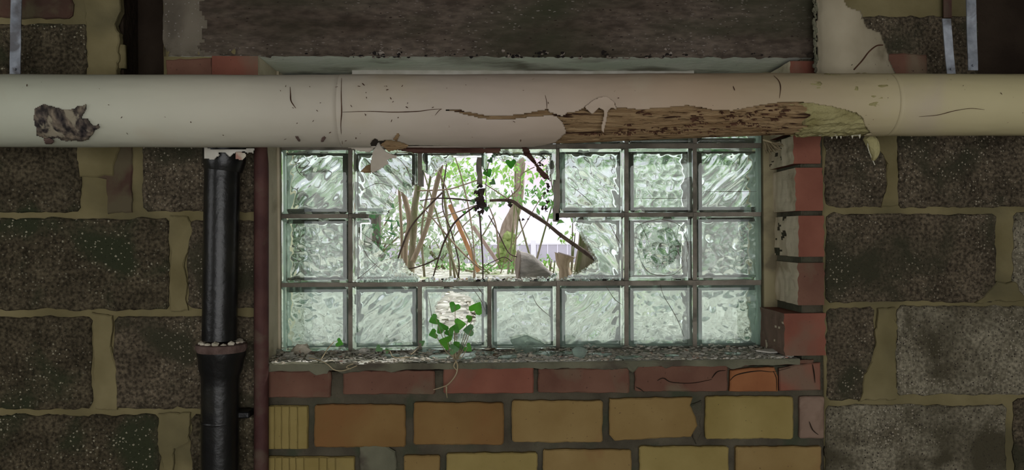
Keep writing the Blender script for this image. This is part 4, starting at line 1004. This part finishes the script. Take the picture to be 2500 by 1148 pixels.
# ------------------------------------------------------------------ outside: trees, stems, wood
def stem_thing(name, label, cat, pts, Y, rpx, mat, seg=10, wob=.12, dy=0, group=None, extra=None):
    q = [P(p[0], p[1], Y+(p[2] if len(p) > 2 else 0)) for p in pts]; q = spline(q, 6)
    root = empty(name, q[0] if q[0].z < q[-1].z else q[-1]); tag(root, label, cat, group)
    mb = MB(); mb.tube(q, lerp_list([r/PXM(Y) for r in rpx], len(q)), seg, wob=wob); mb.build('trunk' if cat == 'tree' else 'wood', S[mat], root, True)
    return root
t1 = stem_thing('leaning_tree', 'leaning tree with grey brown bark and mossy foot in the middle of the hole', 'tree',
   [(1246,672),(1240,640),(1236,590),(1246,545),(1262,500),(1268,450),(1268,402),(1262,320),(1250,180),(1240,0)], 3.6, [28,24,20,15,13,12,12,12,11,10], 'bark_tree', 16, .2)
mb = MB()
for i in range(90):
    y = RND.uniform(575, 668); p = P(1238+RND.uniform(-20, 20)*(.6+(y-575)/150), y, 3.6-.05); chunk(mb, p+Vector((0, RND.uniform(-.02, .03), 0)), RND.uniform(.012, .028), i, (1.3, .6, 1.2))
o = mb.build('moss', S['moss'], t1)
GS = 'saplings left of the hole'
stem_thing('sapling', 'thick grey green stem rising at the left side of the hole', 'sapling', [(1002,676),(1006,620),(1010,560),(1012,505),(1021,454),(1030,400),(1040,300)], 1.05, [9,8.5,8.5,8,7,6.5,6], 'bark_grey', group=GS)
stem_thing('sapling', 'brown stem slanting up to the right beside the thick grey stem', 'sapling', [(1008,640),(1027,594),(1046,540),(1061,472),(1078,405),(1090,340)], 1.0, [7,6.5,6,6,5.5,5], 'bark_brown', group=GS)
stem_thing('sapling', 'short brown stem just left of the thick grey stem', 'sapling', [(992,672),(990,600),(1000,540),(985,470),(978,430)], 1.2, [5,6,7,6,5], 'bark_brown', group=GS)
stem_thing('sapling', 'thin straight brown stem at the left end of the hole', 'sapling', [(982,660),(980,560),(975,468),(970,380)], 1.1, [3.5,3.5,3.5,3], 'bark_brown', group=GS)
stem_thing('sapling', 'slender grey stem crossing behind the broken second block', 'sapling', [(1036,676),(1030,560),(1048,450),(1060,380)], 1.5, [3,3,3,3], 'bark_grey', group=GS)
def board(label, a, b_, Y, w, mat, th=.02):
    A, B_ = P(*a, Y), P(*b_, Y); d = (B_-A); L_ = d.length; d.normalize(); s = d.cross(Vector((0, 1, 0))).normalized()*(w/2/PXM(Y)); n = Vector((0, th/2, 0))
    mb = MB(); mb.add([A-s-n, A+s-n, B_+s-n, B_-s-n, A-s+n, A+s+n, B_+s+n, B_-s+n], [(0,1,2,3),(7,6,5,4),(0,4,5,1),(1,5,6,2),(2,6,7,3),(3,7,4,0)])
    o = mb.build('board', S[mat]); tag(o, label, 'board'); bv = o.modifiers.new('b', 'BEVEL'); bv.width = .002; return o
board('orange brown board leaning to the left in the middle of the hole', (1098,500), (1168,664), 1.6, 10, 'plank')
board('pinkish weathered board leaning left of the mossy tree', (1154,552), (1215,640), 2.2, 9, 'plank_pink')
stem_thing("bare_tree", 'dark trunk leaning across outside the first column of blocks', 'tree', [(960,760),(850,620),(760,500),(640,330),(560,200)], 1.5, [30,30,28,26,24], 'bark_dark', 12, .15)
stem_thing("bare_tree", 'dark trunk leaning up to the right outside the last column of blocks', 'tree', [(1640,760),(1720,640),(1800,520),(1900,400),(2000,240)], 1.4, [34,32,30,28,26], 'bark_dark', 12, .15)
stem_thing("bare_tree", 'upright dark trunk outside the second column of blocks', 'tree', [(905,720),(915,560),(900,400),(890,200)], 2.4, [17,16,15,14], 'bark_dark', 12, .15)
stem_thing("bare_tree", 'slim dark trunk outside the fifth column of blocks', 'tree', [(1490,720),(1450,560),(1440,400),(1460,200)], 2.0, [13,13,12,12], 'bark_dark', 12, .15)
# logs
def log(label, pts, Y, rpx, cat='log', cap=True, mat='log'):
    q = spline([P(p[0], p[1], Y+p[2]) for p in pts], 6); root = empty('log', q[0]); tag(root, label, cat)
    rad = lerp_list([r/PXM(Y) for r in rpx], len(q)); mb = MB(); mb.tube(q, rad, 18, wob=.22); mb.build('bark', S[mat], root, True)
    t = (q[0]-q[1]).normalized(); mb = MB(); mb.tube([q[0]+t*.0005, q[0]+t*.004], [rad[0]*.97, rad[0]*.90], 18, wob=.22); mb.build('cut_face', S['log_cut'], root)
    return root
log('grey cut log lying at the bottom of the hole with its brown end forward', [(1266,650,0),(1290,652,.004),(1320,664,.008),(1358,688,.012)], .62, [35,27,17,9])
log('short forked stump standing right of the grey log', [(1382,624,0),(1378,640,0),(1380,656,0),(1384,684,0)], .75, [24,17,13,17], 'stump', mat='bark_brown')
mb = MB(); q = [P(1418,556,.42), P(1462,644,.42), P(1402,676,.42), P(1412,620,.42)]; mb.add(q+[v+Vector((0, .03, 0)) for v in q], [(3,2,1,0),(4,5,6,7),(0,1,5,4),(1,2,6,5),(2,3,7,6),(3,0,4,7)])
o = mb.build('bark_slab', S['bark_grey']); tag(o, 'rough bark slab standing behind the broken block right of the hole', 'bark')
# twigs and vines near the hole
GT = 'twigs in the hole of the window'
TW = [('thick_branch','dead branch slanting down to the right across the hole',[(1195,490),(1247,490),(1274,508),(1329,542),(1366,572),(1400,596),(1460,640)],.36,[3,4.5,4.5,4.5,5,5,4.5]),
 ('arching_twig','arching twig falling to the lower left from the dead leaf clump',[(1168,499),(1135,522),(1107,548),(1085,590),(1073,624),(1058,676)],.40,[2,2,2.5,2.5,2,1.6]),
 ('twig','thin twig reaching left from the foot of the arching twig',[(1073,628),(1040,645),(1000,656),(975,650)],.42,[1.8,1.8,1.6,1.2]),
 ('twig','straight twig sloping down right through the middle of the hole',[(1027,499),(1091,575),(1130,618),(1177,660)],.50,[1.6,2,2,1.8]),
 ('hanging_vine','dark vine hanging straight down below the dead leaf clump',[(1171,525),(1175,579),(1178,630),(1179,684)],.27,[2,1.7,2,1.8]),
 ('twig','crooked twig climbing to the upper right from the thick branch',[(1241,484),(1268,457),(1271,429),(1285,418),(1305,408)],.33,[1.6,1.6,1.6,1.4]),
 ('twig','thin twig from the hanging mortar stub to the thick branch',[(1183,449),(1210,466),(1240,486)],.30,[1.2,1.5,1.5]),
 ('twig','pair of thin vines bowing down in the centre right of the hole',[(1192,500),(1210,548),(1216,600),(1219,630)],.6,[1.6,1.6,1.6,1.2]),
 ('twig','thin bent twig running from hole centre to the log',[(1193,526),(1215,565),(1240,615),(1262,628)],.62,[1.2,1.2,1.3,1.2]),
 ('twig','pale thin twig rising right of the tree',[(1222,668),(1240,615),(1270,570),(1310,500),(1330,470)],.9,[1.2,1.2,1.1,1]),
 ('twig','upright vine left of the orange board',[(1060,400),(1085,450),(1112,520),(1150,600),(1160,680)],.9,[1.6,1.6,1.7,1.6,1.6]),
 ('twig','second upright vine left of the orange board',[(1110,380),(1128,440),(1148,530),(1158,620),(1156,680)],.8,[1.5,1.6,1.7,1.6,1.6]),
 ('twig','faint vine near the brown slanting stem',[(1090,400),(1080,500),(1100,560),(1120,640),(1118,680)],1.2,[1.6,1.6,1.6,1.6,1.6]),
 ('twig','twig crossing from the thick grey stem to the lower left',[(1080,470),(1040,510),(1000,560),(972,630),(960,672)],.8,[2,2.2,2.4,2,2]),
 ('twig','thin horizontal twig below the dead leaf clump',[(1030,530),(1060,534),(1110,520),(1165,500)],.55,[1.3,1.3,1.4,1.3]),
 ('twig','horizontal twig across the upper part of the hole',[(1019,466),(1090,463),(1130,452),(1165,440)],1.04,[1.6,1.6,1.6,1.4]),
 ('twig','long grey twig level with the dead leaf clump on the left',[(1025,490),(1070,484),(1115,486),(1160,492)],.45,[1.6,2,2,2]),
 ('twig','thin root creeping right along the bottom of the hole',[(1183,650),(1210,636),(1232,628),(1250,640)],.55,[1.2,1.3,1.3,1]),
 ('twig','thin curved vine hanging by the right rim of the hole',[(1305,405),(1322,392),(1338,378),(1345,392),(1344,430),(1350,470)],.24,[1.2,1.4,1.6,1.4,1.3,1]),
 ('twig','slim twig beside the bark slab right of the stump',[(1418,585),(1410,620),(1402,660)],.5,[3,3,2.5])]
for nm, lb, pts, Y, rad in TW:
    q = spline([P(x, y, Y) for x, y in pts], 6); mb = MB(); mb.tube(q, lerp_list([r/PXM(Y) for r in rad], len(q)), 7, wob=.3)
    if nm == 'thick_branch':
        for (x, y, l) in ((1366,572,8),(1340,550,7),(1300,524,6),(1395,592,8)): mb.tube([P(x, y, Y), P(x+2, y+l*1.2, Y-.005)], [.003, .001], 6)
    o = mb.build(nm, S['twig' if nm != 'twig' or RND.random() < .6 else 'bark_brown'], None, True); tag(o, lb, 'branch' if nm == 'thick_branch' else 'twig', GT)
def clump(name, label, cat, pts, Y, n, s, mat, seed, stuff=False):
    rr = random.Random(seed); root = empty(name, P(*pts[0], Y)); tag(root, label, cat)
    for i in range(n):
        a, b_ = rr.choice(list(zip(pts, pts[1:]))); t = rr.random(); x = a[0]+(b_[0]-a[0])*t+rr.uniform(-s*.7, s*.7); y = a[1]+(b_[1]-a[1])*t+rr.uniform(-s*.5, s*.5)
        leaf('leaf', P(x, y, Y+rr.uniform(-.02, .02)), s/PXM(Y)*rr.uniform(.6, 1), rr.uniform(0, 6.3), rr.uniform(-1, 1), S[mat], root, rr.choice(['ivy', 'el']), i, rr.uniform(-1, 1))
    return root
clump('dead_leaf_clump', 'clump of dark dead leaves hanging in the middle of the hole', 'dead leaves', [(1168,462),(1172,480),(1176,500),(1178,510)], .27, 26, 13, 'dead', 1)
clump('dead_leaf_tuft', 'small dead leaf tip hanging below the left of the clump', 'dead leaves', [(1160,512),(1170,526)], .27, 4, 9, 'dead', 2)
clump('dead_leaf_string', 'string of dark dead leaves hanging at the right rim of the hole', 'dead leaves', [(1338,452),(1332,480),(1328,505),(1334,512)], .24, 13, 9, 'dead', 3)
clump('dead_leaf_pair', 'two shrivelled leaves near the top right of the hole', 'dead leaves', [(1318,400),(1332,404)], .24, 4, 7, 'dead', 4)
clump('dead_leaf_knot', 'dark shrivelled leaves on the thick branch at the centre', 'dead leaves', [(1236,488),(1252,496),(1244,512)], .35, 6, 9, 'dead', 6)
clump('shrivelled_leaf', 'small shrivelled leaves dangling right of the tree', 'dead leaves', [(1270,536),(1292,538)], .4, 3, 6, 'dead', 7)
vi = empty('ivy_vine', P(1247, 380, .26)); tag(vi, 'green ivy leaves hanging at the top edge of the hole', 'ivy')
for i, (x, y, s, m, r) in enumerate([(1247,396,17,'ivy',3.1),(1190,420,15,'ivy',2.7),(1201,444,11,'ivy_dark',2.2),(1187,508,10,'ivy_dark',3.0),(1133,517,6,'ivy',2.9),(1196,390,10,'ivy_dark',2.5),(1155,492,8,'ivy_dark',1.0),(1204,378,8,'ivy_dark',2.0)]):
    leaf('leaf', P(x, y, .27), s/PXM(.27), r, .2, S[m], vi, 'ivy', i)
mb = MB(); q = spline([P(1240, 372, .27), P(1215, 378, .28), P(1196, 392, .27), P(1188, 430, .27), P(1186, 470, .27), P(1188, 505, .27)], 6); mb.tube(q, .0012, 6); mb.build('vine', S['twig'], vi)
# torn strip of rusty debris hanging at the upper right of the hole
o = sheet('hanging_strip', lambda x, y: P(x, y, .10+.0004*(y-360)+.003*noise.noise(Vector((x*.1, y*.1, 0)))), rough_outline([(1272,360),(1290,362),(1302,384),(1318,408),(1336,426),(1340,440),(1326,436),(1310,416),(1306,402),(1290,388),(1278,376)], 4, 1.6, 3), S['insul_lines'], None, 2, .003)
tag(o, 'dark rusty strip hanging at the upper right of the hole below the pipe', 'debris')

# foliage
def bush(label, px, py, Y, wpx, hpx, n, leafpx, mat, seed, stems=5, cat='shrub', name='shrub'):
    rr = random.Random(seed); c = P(px, py, Y); k = PXM(Y); w = wpx/k/2; h = hpx/k/2; g = gz(c.x, Y)
    root = empty(name, (c.x, Y, g)); tag(root, label, cat); mb = MB(); s0 = leafpx/k
    cl = [(Vector((rr.gauss(0, .5)*w, rr.gauss(0, .5)*w*.6, rr.gauss(0, .5)*h)), rr.uniform(.15, .4)) for _ in range(14)]
    for i in range(n):
        q, sp_ = rr.choice(cl); d = Vector((rr.gauss(0, 1)*w*sp_, rr.gauss(0, 1)*w*sp_, rr.gauss(0, 1)*h*sp_))
        p = c+q+d
        if p.z < gz(p.x, p.y)+.02 or p.y < .36: continue
        t = Vector((rr.uniform(-1, 1), rr.uniform(-1, .6), rr.uniform(.1, 1))).normalized(); u = t.cross(Vector((rr.uniform(-1, 1), rr.uniform(-1, 1), .2))).normalized(); v = t.cross(u); s = s0*rr.uniform(.6, 1.2)
        mb.add([p-u*s, p-u*s*.2+v*s*.5, p+u*s*.9, p-u*s*.2-v*s*.5], [(0, 1, 2, 3)])
    o = mb.build('foliage', S[mat], root); o['kind'] = 'stuff'
    for i in range(stems):
        mb = MB(); a = Vector((c.x+rr.uniform(-.2, .2)*w, Y+rr.uniform(-.1, .1)*w, g)); e = c+Vector((rr.uniform(-1, 1)*w, rr.uniform(-.3, .3)*w, rr.uniform(0, 1)*h))
        q = spline([a, (a+e)/2+Vector((rr.uniform(-.1, .1)*w, 0, .1*h)), e], 5); mb.tube(q, lerp_list([3/k, 1.2/k], len(q)), 6); mb.build('stem', S['bark_grey'], root)
    return root
bush('light green leafy branch hanging over the top of the hole', 1110, 415, 2.0, 170, 110, 260, 8, 'leaf_l', 1, 3)
bush('light green leaves around the upper part of the leaning tree', 1245, 410, 3.0, 190, 90, 240, 9, 'leaf_l', 2, 2)
bush('flat spray of green leaves right of the leaning tree', 1300, 475, 2.6, 120, 40, 110, 8, 'leaf_m', 3, 2)
bush('pale leafy undergrowth low on the left of the hole', 1090, 590, 4.5, 300, 150, 900, 9, 'leaf_p', 4, 6)
bush('pale undergrowth seen through the left blocks', 880, 560, 4.0, 420, 300, 1300, 11, 'leaf_p', 5, 6)
bush('dark shrub standing outside the two left columns of blocks', 740, 620, 1.8, 300, 320, 1900, 13, 'leaf_d', 6, 6)
bush('grey green shrub behind the dark shrub on the far left', 760, 470, 3.0, 360, 360, 2200, 13, 'leaf_p', 16, 6)
bush('dark green bush outside the right lower blocks', 1720, 640, 1.7, 400, 320, 2600, 13, 'leaf_d', 7, 6)
bush('bright green bush outside the right columns of blocks', 1630, 480, 2.6, 420, 340, 2400, 13, 'leaf_m', 8, 6)
bush('mid green bush outside the last column of blocks', 1850, 540, 2.2, 300, 460, 2200, 13, 'leaf_d', 9, 6)
bush('low bright plant outside the fifth bottom block', 1450, 760, .75, 120, 90, 120, 13, 'leaf_l', 10, 4)
bush('small green plant between log and stump', 1338, 640, .9, 40, 50, 22, 7, 'leaf_l', 11, 3)
bush('sprig of light leaves above the bark slab', 1385, 570, .8, 60, 60, 26, 8, 'leaf_l', 12, 2)
bush('low mossy weeds at the foot of the mossy tree', 1180, 655, 3.0, 200, 30, 260, 6, 'leaf_m', 13, 3)
bush('tall dark tree crown beyond the top left blocks', 700, 380, 5.5, 500, 320, 1500, 12, 'leaf_m', 14, 5, 'tree', 'tree')
bush('tall green tree crown beyond the top right blocks', 1800, 330, 5.5, 620, 320, 1700, 12, 'leaf_l', 15, 5, 'tree', 'tree')
